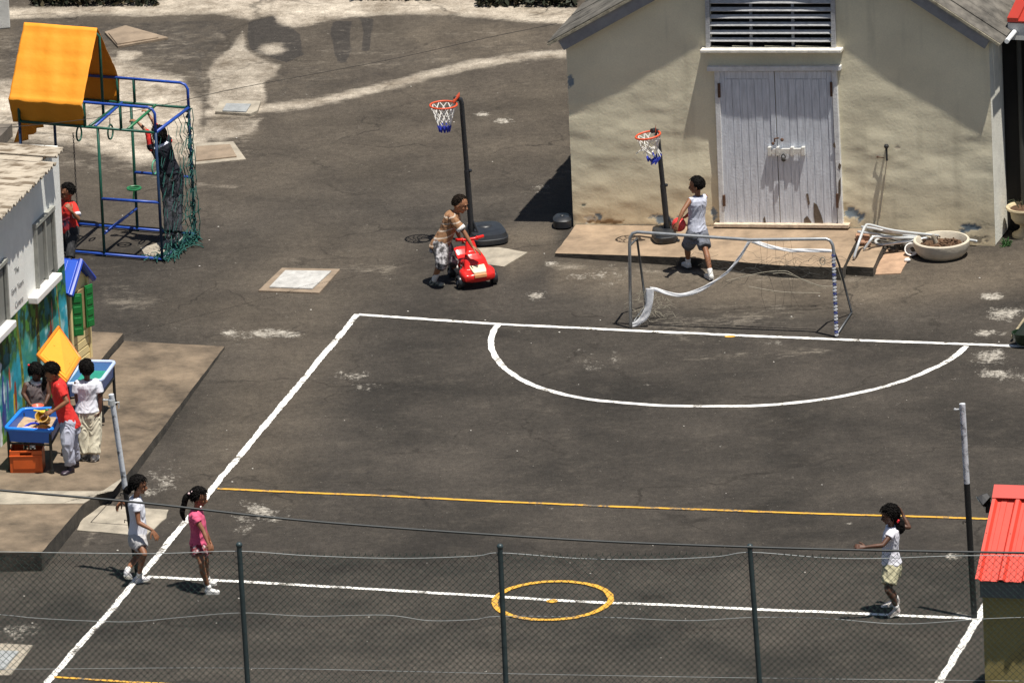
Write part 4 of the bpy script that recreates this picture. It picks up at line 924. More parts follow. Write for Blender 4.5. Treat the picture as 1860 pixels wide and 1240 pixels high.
# ================================================================ basketball stands
BLACK = mat('black_plastic', (.022, .024, .028), .42, .25, 9, .1, 30); RIM = mat('orange_rim_paint', (.62, .085, .03), .5, .12, 12); NETW = mat('white_net_cord', (.78, .76, .72), .8, .1, 20); NETB = mat('blue_net_cord', (.03, .05, .42), .7)
def hoop(label, base, top, ringc, rr_, bpos, bdim, zb, netl, ragged=0.0, tilt=0.):
    B_ = G(*base, zb); t = thing('basketball_stand', label, 'basketball hoop', B_, 'toy basketball stands')
    Tp = P(top[0], top[1], B_.y); Rc = P(ringc[0], ringc[1], B_.y-.10)
    mb = MB(); d = (Rc-Tp); d.z = 0; d.normalize()
    mb.tube([B_, B_.lerp(Tp, .5)], .036, 10); mb.tube([B_.lerp(Tp, .48), Tp-Z*.07, Tp-Z*.02+d*.012, Tp+d*.05, Tp+d*.09], .030, 10); mb.build('pole', BLACK, t, 'auto')
    mb = MB(); k = B_.lerp(Tp, .5); mb.ball(k+Vector((.04, -.02, 0)), .022, 8); mb.build('knob', BLACK, t)
    # water tank base
    C_ = G(*bpos, zb); w, l, h = bdim; th = R(12); ax = (Vector((math.cos(th), math.sin(th), 0)), Vector((-math.sin(th), math.cos(th), 0)), Z)
    mb = MB(); a, b_ = ax[0]*w/2, ax[1]*l/2
    mb.loft([(C_, a*.9, b_*.9), (C_+Z*h*.15, a, b_), (C_+Z*h*.55, a, b_), (C_+Z*h*.6, a*.96, b_*.96), (C_+Z*h*.95, a*.9, b_*.9), (C_+Z*h, a*.8, b_*.8)], 32, sq=.55)
    mb.ball(C_+Z*h+b_*.3, (w*.2, l*.12, .02), 12); mb.build('base_tank', BLACK, t, 'auto')
    mb = MB(); s = B_+Z*.32
    for q in ((-.10, -.02, 0), (.11, -.09, 0), (.05, .16, .0)): mb.tube([s, B_+Vector(q)+Z*.02], .011, 6)
    mb.tube([B_+Vector((-.12, -.03, .02)), B_+Vector((.13, -.10, .02))], .016, 6); mb.build('strut', BLACK, t)
    # ring, bracket and net
    nx = Vector((math.cos(tilt), 0, math.sin(tilt))); ny = Vector((0, 1, 0))
    mb = MB(); mb.tube([Rc+nx*(rr_*math.cos(a_))+ny*(rr_*math.sin(a_)) for a_ in np.linspace(0, 2*math.pi, 41)[:-1]], .012, 8, True); rg = mb.build('rim', RIM, t, True)
    mb = MB(); mb.prism([Rc-d*(rr_*.8)+Z*.0+ny*.05, Rc-d*(rr_*.8)-ny*.05, Tp+d*.02-ny*.045+Z*.03, Tp+d*.02+ny*.045+Z*.03], Z*.035); bevel(mb.build('rim_bracket', RIM, t), .006)
    K = 10; mw, mbb = MB(), MB(); levels = 5
    def npnt(i, k):
        f = i/levels; rr2 = rr_*(1-.62*f**.8); an = 2*math.pi*(k+.5*(i % 2))/K; q = Rc+nx*(rr2*math.cos(an))+ny*(rr2*math.sin(an))-Z*(netl*f)
        if ragged and i: q += Vector((noise.noise(q*9)*ragged*i*.6+ragged*.25*i, noise.noise(q*7+Vector((3, 3, 3)))*ragged*i*.5, noise.noise(q*8+Vector((7, 1, 3)))*ragged*i*.35))
        return q
    for k in range(K):
        for i in range(levels):
            if ragged and random.random() < .28 and 0 < i: continue
            for dk in ((0, -1) if i % 2 == 0 else (0, 1)):
                (mw if i < levels-1 else mbb).tube([npnt(i, k), npnt(i+1, k+dk)], .0062, 5)
                if i >= levels-1: mbb.tube([npnt(i, k)-Z*.01, npnt(i+1, k+dk)-Z*.02], .009, 5)
    if ragged:
        for k in range(5):
            a_ = npnt(3, k*2); b_ = a_+Vector((-random.uniform(.05, .14), random.uniform(-.05, .05), random.uniform(-.08, -.0))); mw.tube([a_, a_.lerp(b_, .5)+Z*.03, b_], .0055, 5)
    mw.build('net', NETW, rg); mbb.build('net_hem', NETB, rg); return t
hoop('tall black basketball stand with intact white and blue net behind the toy car', (858, 440), (838, 178), (805.5, 191), .157, (884, 434), (.46, .62, .135), 0, .30)
hoop('shorter black basketball stand with torn net on the concrete step by the cream wall', (1214, 436), (1194, 235), (1177, 246), .145, (1207, 437), (.27, .34, .15), .08, .30, .05, R(8))
spare = thing('spare_tank', 'low black plastic tank lying in the shed shadow', 'base tank', G(1022, 411))
mb = MB(); C_ = G(1022, 411); mb.loft([(C_, Vector((.07, 0, 0)), Vector((0, .1, 0))), (C_+Z*.02, Vector((.11, 0, 0)), Vector((0, .15, 0))), (C_+Z*.10, Vector((.11, 0, 0)), Vector((0, .15, 0))), (C_+Z*.13, Vector((.08, 0, 0)), Vector((0, .11, 0)))], 24, sq=.7); mb.build('tank_body', BLACK, spare, 'auto')
mb = MB(); mb.ball(C_+Z*.13, (.03, .03, .015), 10); mb.build('cap', BLACK, spare)
# ================================================================ goal
GALV = mat('galvanised_tube', (.40, .41, .42), .38, .2, 14, metal=.55); go = thing('football_goal', 'small metal tube goal with torn white net band', 'goal', G(1333, 605))
pL, pR = G(1145.5, 596), G(1519.5, 612); yl, yr = pL.y, pR.y
def gp(px, py): 
    f = (px-1145)/(1519-1145); return P(px, py, yl+(yr-yl)*f)
bL, bR = G(1173, 556), G(1547, 570)
GD = mat('dark_steel_tube', (.10, .105, .11), .4, .25, 14, metal=.3)
mb = MB(); mb.tube([pL, gp(1143.5, 445), gp(1144.5, 432), gp(1149, 424), gp(1158, 421.5), gp(1250, 428), gp(1362, 435.5), gp(1501, 434), gp(1508, 437), gp(1512.5, 445), gp(1514, 455), pR], .019, 10); mb.build('goal_frame', GALV, go, True)
mb = MB()
for p_, b_, top in ((pL, bL, gp(1144, 446)), (pR, bR, gp(1513, 452))):
    k = Vector((b_.x, b_.y, .0))+(b_-p_)*(-.18); k.z = top.z+.08 if p_ is pL else top.z-.12
    k = P(1157 if p_ is pL else 1524, 433 if p_ is pL else 480, (p_.y+b_.y)/2)
    mb.tube([p_+Z*.02, b_+Z*.02, k, top], .014, 8)
mb.build('back_stay', GD, go, True)
mb = MB(); m2 = MB()
for i in range(26):
    a = gp(1513.6, 462).lerp(pR, i/26); b_ = gp(1513.6, 462).lerp(pR, (i+.55)/26); (mb if i % 3 else m2).tube([a+Vector((.004, -.004, 0)), b_+Vector((-.004, -.004, 0))], .0235, 8)
mb.build('post_binding', mat('white_cord', (.74, .74, .76), .7), go); m2.build('post_binding', mat('blue_cord', (.08, .10, .30), .7), go)
def band(name, pts, w, dd, par=go):
    base = [P(x, y, yl+(yr-yl)*(x-1145)/374+dd) for x, y in pts]; base = smooth_pts(base, 6); n = len(base); rows = []
    for k in range(5):
        rows.append([list(p+((base[min(i+1, n-1)]-base[max(i-1, 0)]).cross(Vector((.1, 1, -.3))).normalized())*(w*(k/4-.5)*(.75+.5*noise.noise(p*4+Vector((2, 2, 2)))))+Vector((0, 1, 0))*(.004*math.sin(k*1.7+i*.5))-ORG[go.name]) for i, p in enumerate(base)])
    me = grid_mesh(name, np.array(rows)); me.materials.append(mat('white_band_cloth', (.78, .78, .80), .8, .08, 12, .4, 30)); o = bpy.data.objects.new(name, me); COL.objects.link(o); o.parent = go; ORG[o.name] = ORG[go.name]; s = o.modifiers.new('s', 'SOLIDIFY'); s.thickness = .004
band('net_band', [(1362, 437), (1350, 457), (1338, 475), (1325, 490), (1310, 503), (1293, 514), (1268, 528), (1239, 536), (1211, 532), (1192, 526), (1180, 524)], .046, .16)
band('net_band', [(1180, 524), (1180, 538), (1179, 553), (1175, 566), (1168, 578), (1157, 587), (1146, 591)], .098, .05)
band('net_band', [(1366, 437), (1384, 444), (1404, 449.5), (1422, 453), (1441, 455), (1460, 455), (1480, 455), (1511, 456)], .060, .10)
NTH = mat('net_threads', (.30, .27, .21), .8, .3, 20); NTB = mat('black_net_threads', (.05, .05, .045), .8)
mb = MB(); m2 = MB()
for i in range(46):
    x = random.uniform(1150, 1215); y = random.uniform(530, 575); a = P(x, y, yl+.3); q = [a]
    for k in range(4): q.append(q[-1]+Vector((random.uniform(-.07, .07), random.uniform(-.05, .05), random.uniform(-.06, .05))))
    mb.tube(q, .0018, 4)
for i in range(44):
    x = random.uniform(1300, 1520); y = random.uniform(462, 500); a = P(x, y, yl+.45); q = [a]; dx = random.choice((-1, 1))
    for k in range(5): q.append(q[-1]+Vector((random.uniform(0, .10)*dx, random.uniform(-.04, .04), random.uniform(-.06, .04))))
    m2.tube(q, .0018, 4)
for pts in ([(1320, 510), (1352, 502), (1390, 494), (1425, 492), (1440, 498), (1470, 514), (1500, 520), (1520, 518)], [(1511, 458), (1526, 500), (1528, 516), (1522, 545), (1516, 570)], [(1404, 497), (1426, 496), (1460, 508), (1500, 524)], [(1360, 520), (1420, 530), (1490, 532)]):
    mb.tube(smooth_pts([P(x, y, yl+.35) for x, y in pts], 4), .0034, 4)
c = P(1494, 474, yl+.4); mb.tube([c+Vector((.03*math.cos(t), .0, .045*math.sin(t))) for t in np.linspace(0, 2*math.pi, 12)[:-1]], .006, 5, True)
for i in range(5):                                          # what is left of the mesh drapes from bar to ground
    a = gp(1380+i*14, 437); b_ = G(1392+i*15, 560+random.uniform(-12, 8), .01)
    m2.tube([a, a.lerp(b_, .35)+Vector((random.uniform(-.05, .05), .12, -.08)), a.lerp(b_, .7)+Vector((random.uniform(-.06, .06), .12, -.1)), b_], .0012, 4)
mb.build('loose_net_threads', NTH, go); m2.build('torn_net', NTB, go)
# net lying on the ground
mb = MB()
for i in range(30):
    a = G(random.uniform(1160, 1225), random.uniform(535, 585), .012); b_ = Vector((random.uniform(-.2, .2), random.uniform(-.2, .2), random.uniform(0, .02))); mb.tube([a, a+b_*.5+Z*.02, a+b_], .0016, 4)
mb.build('fallen_net', NTH, go)
# ================================================================ planter bowl, pile of tubes, urn, pots
POTW = mat('cream_planter', (.56, .50, .40), .8, .14, 6, .3, 40); SOIL = mat('dry_soil', (.10, .055, .03), .98, .5, 14, .9, 30)
pb = thing('planter_bowl', 'wide round cream planter bowl filled with bare soil', 'planter', G(1711, 462))
c = G(1711, 464); mb = MB(); mb.lathe(c, [(.20, 0), (.25, .01), (.30, .06), (.325, .12), (.330, .19), (.322, .20), (.300, .20), (.292, .185), (.27, .10), (.0, .09)], 48); mb.build('bowl', POTW, pb, 'auto')
mb = MB(); N_ = 30; vs = []
for i in range(1, 9):
    for j in range(N_):
        r = .282*i/8; q = 2*math.pi*j/N_; h = .135+.028*noise.noise(Vector((r*9*math.cos(q), r*9*math.sin(q), 1)))*2-.03*(r/.28)**2; vs.append(c+Vector((r*math.cos(q), r*math.sin(q), h)))
mb.add(vs+[c+Z*.15], [(i*N_+j, i*N_+(j+1) % N_, (i+1)*N_+(j+1) % N_, (i+1)*N_+j) for i in range(7) for j in range(N_)]+[(8*N_, (j+1) % N_, j)[::-1] for j in range(N_)])
for i in range(70):
    a = random.uniform(0, 6.28); r = .26*math.sqrt(random.random()); mb.ball(c+Vector((r*math.cos(a), r*math.sin(a), .15)), (random.uniform(.008, .022),)*2+(.012,), 6)
mb.build('soil', SOIL, pb, True)
mb = MB(); p0 = P(1700, 438, c.y+.05); mb.caps(p0-Z*.02, p0+Vector((-.03, 0, .06)), .03, .024); mb.build('stump', mat('grey_stump', (.26, .22, .17), .9, .3, 12, .5), pb)
TUBE = mat('silver_tube', (.62, .64, .65), .35, .1, 9, metal=.35)
tubes = [([(1550.5, 470, .13), (1560, 440, .30), (1568, 418, .38), (1572, 411, .40), (1580, 408.5, .40), (1624, 419, .30), (1705, 428, .16)], 'bent silver tube topmost in the heap, its long leg reaching down the low step'),
         ([(1565, 412, .33), (1592, 416, .32), (1618, 421, .28), (1680, 426, .14)], 'straight silver tube just under the topmost bent one'),
         ([(1558, 421, .27), (1585, 424, .26), (1613, 429, .22), (1663, 432, .14)], 'short silver tube lying level in the middle of the heap'),
         ([(1569, 454, .12), (1580, 438, .22), (1585, 431.5, .25), (1591, 430, .25), (1661, 433, .14), (1690, 435, .10)], 'silver tube with a short bent foot resting on the low step'),
         ([(1684, 432, .16), (1650, 438, .14), (1606, 444, .12), (1594, 443, .12), (1590, 438, .13), (1596, 433, .14)], 'silver tube curving back on itself, lowest of the heap'),
         ([(1640, 428, .10), (1700, 432, .09), (1761, 436, .07), (1775, 438.5, .06)], 'long silver tube whose end shows right of the soil bowl')]
for pts, lb in tubes:
    q = smooth_pts([G(x, y, z) for x, y, z in pts], 4); mb = MB(); mb.tube(q, .0165, 8); tag(mb.build('metal_tube', TUBE, None, True), lb, 'tube', 'bent silver tubes heaped beside the step')
rb = thing('rubble', 'dark rubble and a white pot under the heaped tubes', 'rubble', G(1630, 448))
mb = MB()
for i in range(46): 
    p = G(random.uniform(1600, 1665), random.uniform(432, 456), random.uniform(.0, .05)); mb.ball(p, (random.uniform(.02, .06), random.uniform(.02, .05), random.uniform(.02, .05)), 6)
mb.build('stones', mat('dark_rubble', (.07, .06, .05), .95, .6, 9, .6), rb)
mb = MB(); c = G(1655, 460); mb.lathe(c, [(.06, .0), (.07, .02), (.075, .14), (.08, .15), (.068, .15), (.06, .03), (0, .03)], 20, (Vector((1, 0, 0)), Vector((0, .6, .8)), Vector((0, -.8, .6)))); mb.ball(G(1648, 472, .03), (.04, .03, .025), 8); mb.build('white_pot', mat('white_pot_glaze', (.74, .72, .70), .5), rb)
mb = MB()
for x, y in ((1562, 434), (1572, 436)): mb.box(G(x, y, .16), (.10, .10, .12)); mb.ball(G(x+4, y+6, .15), (.05, .04, .03), 8)
bevel(mb.build('brick_ends', mat('old_red_brick', (.34, .19, .12), .9, .3, 9, .4), rb), .01)
mb = MB()
for a, b_ in (((1570, 420), (1640, 440)), ((1574, 432), (1650, 446))): mb.bar(G(*a, .13), G(*b_, .08), .03, .015)
mb.build('laths', mat('dark_lath', (.08, .07, .06), .9, .4, 9), rb)
ur = thing('urn_planter', 'cream urn planter with twiggy plant at the shade edge', 'planter', G(1862, 428))
c = G(1862, 428); mb = MB(); mb.lathe(c, [(.15, 0), (.15, .03), (.09, .06), (.055, .10), (.06, .14), (.12, .17), (.155, .22), (.165, .30), (.20, .325), (.215, .34), (.21, .36), (.18, .355), (.16, .33), (0, .31)], 36); mb.build('urn', mat('urn_stone', (.54, .44, .28), .8, .14, 8, .2), ur, 'auto')
mb = MB(); mb.lathe(c, [(.168, .335), (.10, .345), (0, .35)], 24); mb.build('soil', SOIL, ur)
mb = MB()
for i in range(9): a = random.uniform(0, 6.28); q = c+Z*.34+Vector((.06*math.cos(a), .06*math.sin(a), 0)); mb.tube([q, q+Vector((.06*math.cos(a), .06*math.sin(a), .10)), q+Vector((.13*math.cos(a), .13*math.sin(a), .16*random.uniform(.4, 1.1)))], .0035, 4)
mb.build('twigs', mat('green_twigs', (.05, .06, .03), .8, .4, 9), ur)
for i, (x, y, h, r, lb) in enumerate(((1838, 408, .34, .15, 'large black plant pot standing directly behind the urn'), (1853, 388, .72, .17, 'tall dark bin in deepest shade under the lean-to'))):
    pt_ = thing('plant_pot' if i == 0 else 'bin', lb, 'pot' if i == 0 else 'bin', G(x, y)); c = G(x+10, y); mb = MB(); mb.lathe(c, [(r*.75, 0), (r, h), (r*1.06, h), (r*1.06, h+.03), (r*.92, h+.03), (r*.9, h-.04), (0, h-.05)], 28); mb.build('pot_body', mat('dark_pot', (.03, .03, .03), .6), pt_, 'auto')
    mb = MB(); mb.tube([c+Vector((r*1.05*math.cos(t), r*1.05*math.sin(t), h+.01)) for t in np.linspace(0, 2*math.pi, 25)[:-1]], .012, 6, True); mb.build('pot_rim', mat('dark_pot', ()), pt_)
wb = thing('wheelbarrow', 'dark green barrow tub with a slanting rod at the right edge', 'barrow', G(1862, 628))
c = G(1866, 628); mb = MB(); mb.lathe(c+Z*.02, [(.05, 0), (.12, .015), (.165, .07), (.175, .15), (.16, .15), (.14, .06), (0, .03)], 28, el=.8); mb.build('tub', mat('dark_green_tub', (.012, .03, .014), .35), wb, 'auto')
mb = MB(); mb.tube([G(1838, 612, .06), G(1858, 583, .08), G(1880, 556, .12)], .016, 8); mb.build('handle', mat('pale_rod', (.30, .25, .16), .7, .4, 30), wb)
mb = MB(); mb.loft([(c+Vector((-.03, .0, .12)), Vector((.13, 0, 0)), Vector((0, .1, 0))), (c+Vector((.06, .05, .26)), Vector((.10, 0, 0)), Vector((0, .07, 0)))], 14); mb.build('bag', mat('dark_green_bag', (.01, .018, .012), .8, .3, 9), wb)
wd = MB()
for i in range(40): a = G(1826+random.uniform(-6, 12), 447+random.uniform(-4, 2)); wd.tube([a, a+Vector((random.uniform(-.04, .04), random.uniform(-.03, .03), random.uniform(.03, .09)))], .005, 4)
o = wd.build('grass', mat('weed_green', (.03, .10, .02), .8)); o['kind'] = 'stuff'; o['label'] = 'tuft of weeds at the foot of the shed corner'
# ================================================================ toy car
tc = thing('toy_car', 'red ride-on toy car with cream bonnet and black wheels', 'ride-on toy', G(866, 508))
W1, W2 = G(836, 524), G(897, 515); ax_ = (W2-W1).normalized(); fw_ = Vector((ax_.y, -ax_.x, 0)); fw_ = fw_ if fw_.y < 0 else -fw_
wc = (W1+W2)/2; TR_ = mat('glossy_red_plastic', (.68, .022, .018), .22, .05, 3); CRM = mat('cream_panel', (.80, .66, .44), .4, .05, 3)
def tcp(a, f, z): return wc+ax_*a+fw_*f*1.06+Z*(z*1.16 if z > .1 else z)
HWD = (W2-W1).length/2
mb = MB()
for a, b, w, z0, z1 in ((-.62, -.50, .10, .10, .30),): pass
secs = []
for f, w, z0, z1 in ((.14, .10, .10, .15), (.125, .155, .07, .17), (.07, .175, .06, .195), (.0, .175, .06, .225), (-.07, .15, .07, .255), (-.14, .115, .09, .275), (-.20, .095, .10, .265), (-.26, .085, .10, .225), (-.34, .085, .10, .205), (-.44, .10, .09, .22), (-.50, .12, .09, .27), (-.54, .10, .11, .29)):
    secs.append((tcp(0, f, (z0+z1)/2), ax_*w, Z*(z1-z0)/2))
mb.loft(secs, 28, sq=.6)
for s in (-1, 1):
    mb.loft([(tcp(s*.135, .12, .12), ax_*.05, Z*.04), (tcp(s*.145, .05, .135), ax_*.065, Z*.065), (tcp(s*.145, -.03, .14), ax_*.06, Z*.065), (tcp(s*.135, -.10, .13), ax_*.04, Z*.04)], 16, sq=.7)
    mb.loft([(tcp(s*.11, -.36, .11), ax_*.04, Z*.04), (tcp(s*.115, -.44, .13), ax_*.05, Z*.055), (tcp(s*.11, -.52, .12), ax_*.04, Z*.04)], 14)
mb.loft([(tcp(0, -.10, .25), ax_*.10, fw_*.05), (tcp(0, -.14, .33), ax_*.075, fw_*.04), (tcp(0, -.17, .40), ax_*.06, fw_*.03), (tcp(0, -.18, .43), ax_*.05, fw_*.025)], 16, sq=.7)
mb.loft([(tcp(0, .005, .20), ax_*.15, fw_*.04), (tcp(0, -.04, .275), ax_*.13, fw_*.04), (tcp(0, -.085, .325), ax_*.10, fw_*.035), (tcp(0, -.11, .335), ax_*.08, fw_*.02)], 18, sq=.7)
remesh(mb, 'body', TR_, tc, .008, 4)
mb = MB(); q = [(tcp(0, f, z), w) for f, z, w in ((.13, .178, .075), (.10, .195, .085), (.05, .212, .09), (.0, .233, .09), (-.05, .254, .08))]
vs = [];
for p, w in q: vs += [p-ax_*w+Z*.006, p+ax_*w+Z*.006, p+ax_*w-Z*.03, p-ax_*w-Z*.03]
fs = [(4*i, 4*i+1, 4*i+5, 4*i+4) for i in range(4)]+[(4*i+1, 4*i+2, 4*i+6, 4*i+5) for i in range(4)]+[(4*i+3, 4*i, 4*i+4, 4*i+7) for i in range(4)]+[(0, 3, 2, 1), (16, 17, 18, 19)]
mb.add(vs, fs); bevel(mb.build('bonnet_panel', CRM, tc), .006)
mb = MB(); mb.box(tcp(0, .142, .145), (.15, .02, .04), (ax_, fw_, Z)); bevel(mb.build('bumper_panel', mat('orange_panel', (.75, .33, .14), .4), tc), .006)
mb = MB(); h = tcp(0, -.18, .43); mb.tube([h-ax_*.17+Z*.03, h-ax_*.06+Z*.015, h+ax_*.06+Z*.015, h+ax_*.17+Z*.03], [.020, .018, .018, .020], 10); 
for s in (-1, 1): mb.lathe(h+ax_*s*.09+Z*.018, [(.028, -.006), (.028, .006)], 14, (Z, fw_, ax_))
mb.build('handlebar', TR_, tc, True)
mb = MB(); mb.ball(tcp(-.03, -.10, .315), (.03, .008, .022), 10, (ax_, fw_, Z)); mb.build('sticker', mat('pale_sticker', (.7, .68, .66), .4), tc)
for a, f, r in ((-HWD, 0, .078), (HWD, 0, .078), (-HWD*.72, -.44, .065), (HWD*.72, -.44, .065)):
    s = 1 if a > 0 else -1; mb = MB(); mb.lathe(tcp(a, f, r), [(.02, -.036*s), (r*.7, -.036*s), (r*.94, -.03*s), (r, -.018*s), (r, .018*s), (r*.94, .03*s), (r*.72, .036*s), (r*.66, .02*s), (.02, .02*s)], 28, (Z, fw_, ax_)); w = mb.build('wheel', mat('black_wheel_plastic', (.02, .022, .026), .35), tc, 'auto')
    mb = MB(); mb.lathe(tcp(a, f, r), [(.001, .034*s), (.018, .034*s), (.024, .02*s)], 12, (Z, fw_, ax_)); mb.build('hub_cap', mat('grey_hub', (.25, .26, .28), .4), w)
# ================================================================ sand and water tables, crate, toys
TB = mat('bright_blue_plastic', (.015, .12, .52), .38, .06, 3); TBL = mat('pale_blue_plastic', (.16, .30, .72), .4, .06, 3); LEGM = mat('black_table_leg', (.015, .015, .015), .5)
def table(label, corners, zt, depth, m_out, m_rim, m_in, floor_z, fill, fillm):
    q = [G(x, y, zt) for x, y in corners]       # NL, NR, FR, FL
    c = sum(q, Vector())/4; t = thing('activity_table', label, 'play table', Vector((c.x, c.y, floor_z)), 'plastic play tables by the mural')
    ins = [p.lerp(c, .10) for p in q]; low = [p.lerp(c, .14)-Z*depth for p in q]; outlow = [p.lerp(c, .10)-Z*(depth+.012) for p in q]; out = [p.lerp(c, .03) for p in q]
    mb = MB(); mb.add(out+outlow, [(0, 4, 5, 1)[::-1], (1, 5, 6, 2)[::-1], (2, 6, 7, 3)[::-1], (3, 7, 4, 0)[::-1], (4, 7, 6, 5)]); mb.add(ins+low, [(0, 4, 5, 1), (1, 5, 6, 2), (2, 6, 7, 3), (3, 7, 4, 0), (4, 5, 6, 7)]); mb.build('tray', m_out, t)
    rim = []
    for i, p in enumerate(q):
        a = q[i-1]; b = q[(i+1) % 4]; rim += [p+(a-p).normalized()*.05, p+((a-p).normalized()+(b-p).normalized())*.014, p+(b-p).normalized()*.05]
    mb = MB(); mb.tube(rim, .022, 8, True); mb.build('rim', m_rim, t, True)
    f = MB(); k = 18; P_ = []
    for i in range(k+1):
        for j in range(k+1):
            a = ins[0].lerp(ins[1], j/k); b = ins[3].lerp(ins[2], j/k); p = a.lerp(b, i/k); P_.append(p-Z*(depth*.62)+Z*fill*noise.noise(p*7)+(c-p)*.03)
    f.add(P_, [(i*(k+1)+j, i*(k+1)+j+1, (i+1)*(k+1)+j+1, (i+1)*(k+1)+j) for i in range(k) for j in range(k)]); f.build('filling', fillm, t, True)
    for p in q:
        a = p.lerp(c, .09); mb = MB(); mb.tube([Vector((a.x, a.y, floor_z)), Vector((a.x, a.y, zt-.03))], .017, 8); mb.lathe(Vector((a.x, a.y, floor_z)), [(.026, 0), (.026, .05)], 10); mb.build('leg', LEGM, t)
    mb = MB(); e = [p.lerp(c, .09)-Z*(depth+.03) for p in q]; mb.tube(e, .014, 6, True); mb.build('leg_frame', LEGM, t); return t, q, c
FZ = .15
t2, q2, c2_ = table('pale blue rimmed water table with a raised orange lid', [(119, 698), (184, 691), (209, 657), (150, 656)], FZ+.50, .15, TBL, mat('white_blue_rim', (.50, .60, .85), .35), None, FZ, .004, mat('green_water', (.03, .28, .16), .12, .15, 4))
t1, q1, c1_ = table('bright blue sand table holding toys above the orange crate', [(9, 778), (93, 782), (116, 741), (40, 743)], FZ+.52, .15, TB, mat('rim_blue', (.02, .22, .85), .3, .05, 3), None, FZ, .03, mat('play_sand', (.42, .30, .19), .95, .35, 12, .5))
ld = thing('table_lid', 'orange plastic lid leaning back against the mural', 'lid', G(130, 680, FZ+.5))
a, b = G(119.5, 695, FZ+.53), G(144.5, 653, FZ+.53); d_, c_ = WP(66.5, 647, .14), WP(105, 595, .14)
OL = mat('orange_plastic', (.88, .36, .035), .4, .05, 3); nrm = (b-a).cross(d_-a).normalized(); nrm = nrm if nrm.dot(LU) > 0 else -nrm
q = [a, b, c_, d_]; ct = sum(q, Vector())/4
mb = MB(); mb.prism(q, nrm*.02); bevel(mb.build('lid_panel', OL, ld), .008)
mb = MB(); mb.tube([p.lerp(ct, .03)+nrm*.015 for p in q], .022, 8, True); mb.build('lid_rim', mat('deep_orange_plastic', (.80, .24, .02), .4), ld)
mb = MB(); ins = [p.lerp(ct, .22) for p in q]; mb.prism(ins, nrm*.032)
for k in range(8): p = ins[0].lerp(ins[1], .5).lerp(ins[3].lerp(ins[2], .5), .1+.11*k); mb.ball(p+nrm*.036, (.014, .014, .01), 8)
bevel(mb.build('lid_moulding', OL, ld), .010)
CRT = mat('orange_crate_plastic', (.60, .10, .015), .45, .12, 6); ck = thing('crate', 'orange bottle crate standing under the sand table', 'crate', G(48, 840, FZ))
cl0, cr0 = G(19, 861, FZ), G(78, 860, FZ); cu_ = (cr0-cl0).normalized(); cv = Vector((-cu_.y, cu_.x, 0)); cw = (cr0-cl0).length; cd = .28; chh = .27
def kp(s, d, z): return cl0+cu_*s+cv*d+Z*z
mb = MB(); th = .014
mb.box(kp(cw/2, cd/2, .012), (cw, cd, .024), (cu_, cv, Z))
for d in (th/2,): 
    mb.box(kp(cw/2, d, .10), (cw, th, .20), (cu_, cv, Z)); mb.box(kp(cw*.16, d, .235), (cw*.32, th, .07), (cu_, cv, Z)); mb.box(kp(cw*.84, d, .235), (cw*.32, th, .07), (cu_, cv, Z)); mb.box(kp(cw/2, d, .258), (cw*.36, th, .024), (cu_, cv, Z))
d = cd-th/2; mb.box(kp(cw/2, d, .10), (cw, th, .20), (cu_, cv, Z)); mb.box(kp(cw*.18, d, .235), (cw*.36, th, .07), (cu_, cv, Z)); mb.box(kp(cw*.86, d, .235), (cw*.28, th, .07), (cu_, cv, Z)); mb.box(kp(cw*.5, d, .258), (cw, th, .024), (cu_, cv, Z)); mb.box(kp(cw*.52, d, .225), (.015, th, .06), (cu_, cv, Z))
for s in (th/2, cw-th/2): mb.box(kp(s, cd/2, chh/2), (th, cd-2*th, chh), (cu_, cv, Z))
bevel(mb.build('crate_shell', CRT, ck), .004)
mb = MB(); mb.box(kp(cw/2, -.004, .13), (cw*.8, .006, .14), (cu_, cv, Z)); mb.box(kp(cw/2, -.006, .21), (cw+.01, .016, .015), (cu_, cv, Z)); bevel(mb.build('panel', CRT, ck), .003)
def toy(name, label, cat, fn, m):
    mb = MB(); fn(mb); tag(mb.build(name, m, None, 'auto'), label, cat, 'toys in the sand table')
zs = FZ+.52-.08; YT = mat('yellow_toy', (.75, .42, .02), .4); BT = mat('blue_toy', (.02, .04, .50), .35); OT = mat('orange_toy', (.85, .28, .02), .4); PK = mat('salmon_toy', (.75, .17, .10), .4)
toy('toy_bucket', 'yellow toy bucket lying on its side in the sand table', 'toy bucket', lambda m: m.lathe(G(84, 762, zs+.03), [(.05, 0), (.07, .12), (.078, .125), (.066, .125), (.045, .01), (0, .01)], 20, (Vector((0, .7, .7)), Vector((1, 0, 0)), Vector((-.3, -.6, .5)).normalized())), mat('mustard_toy', (.38, .20, .01), .5))
toy('toy_scoop', 'orange toy scoop lying in the near corner of the sand table', 'toy scoop', lambda m: (m.ball(G(78, 776, zs+.03), (.085, .045, .03), 14), m.caps(G(60, 778, zs+.04), G(72, 777, zs+.04), .012, .012)), OT)
toy('toy_rake', 'blue curved toy rake lying in the sand table', 'toy rake', lambda m: m.tube([G(x, y, zs+.03) for x, y in ((44, 777), (48, 773), (56, 769), (64, 768), (70, 770))], .014, 8), BT)
toy('toy_boat', 'small white and pink toy boat near the left end of the sand', 'toy boat', lambda m: m.loft([(G(36, 779, zs+.03), Vector((0, .005, 0)), Z*.005), (G(42, 778, zs+.03), Vector((0, .03, 0)), Z*.02), (G(50, 777, zs+.03), Vector((0, .03, 0)), Z*.02), (G(58, 777, zs+.035), Vector((0, .005, 0)), Z*.005)], 10), mat('pinkish_white_toy', (.7, .5, .52), .4))
toy('toy_mould', 'terracotta toy mould at the back of the sand table', 'toy mould', lambda m: m.lathe(G(72, 759, zs+.02), [(.05, 0), (.04, .06), (0, .07)], 12), mat('terracotta_toy', (.40, .18, .10), .6))
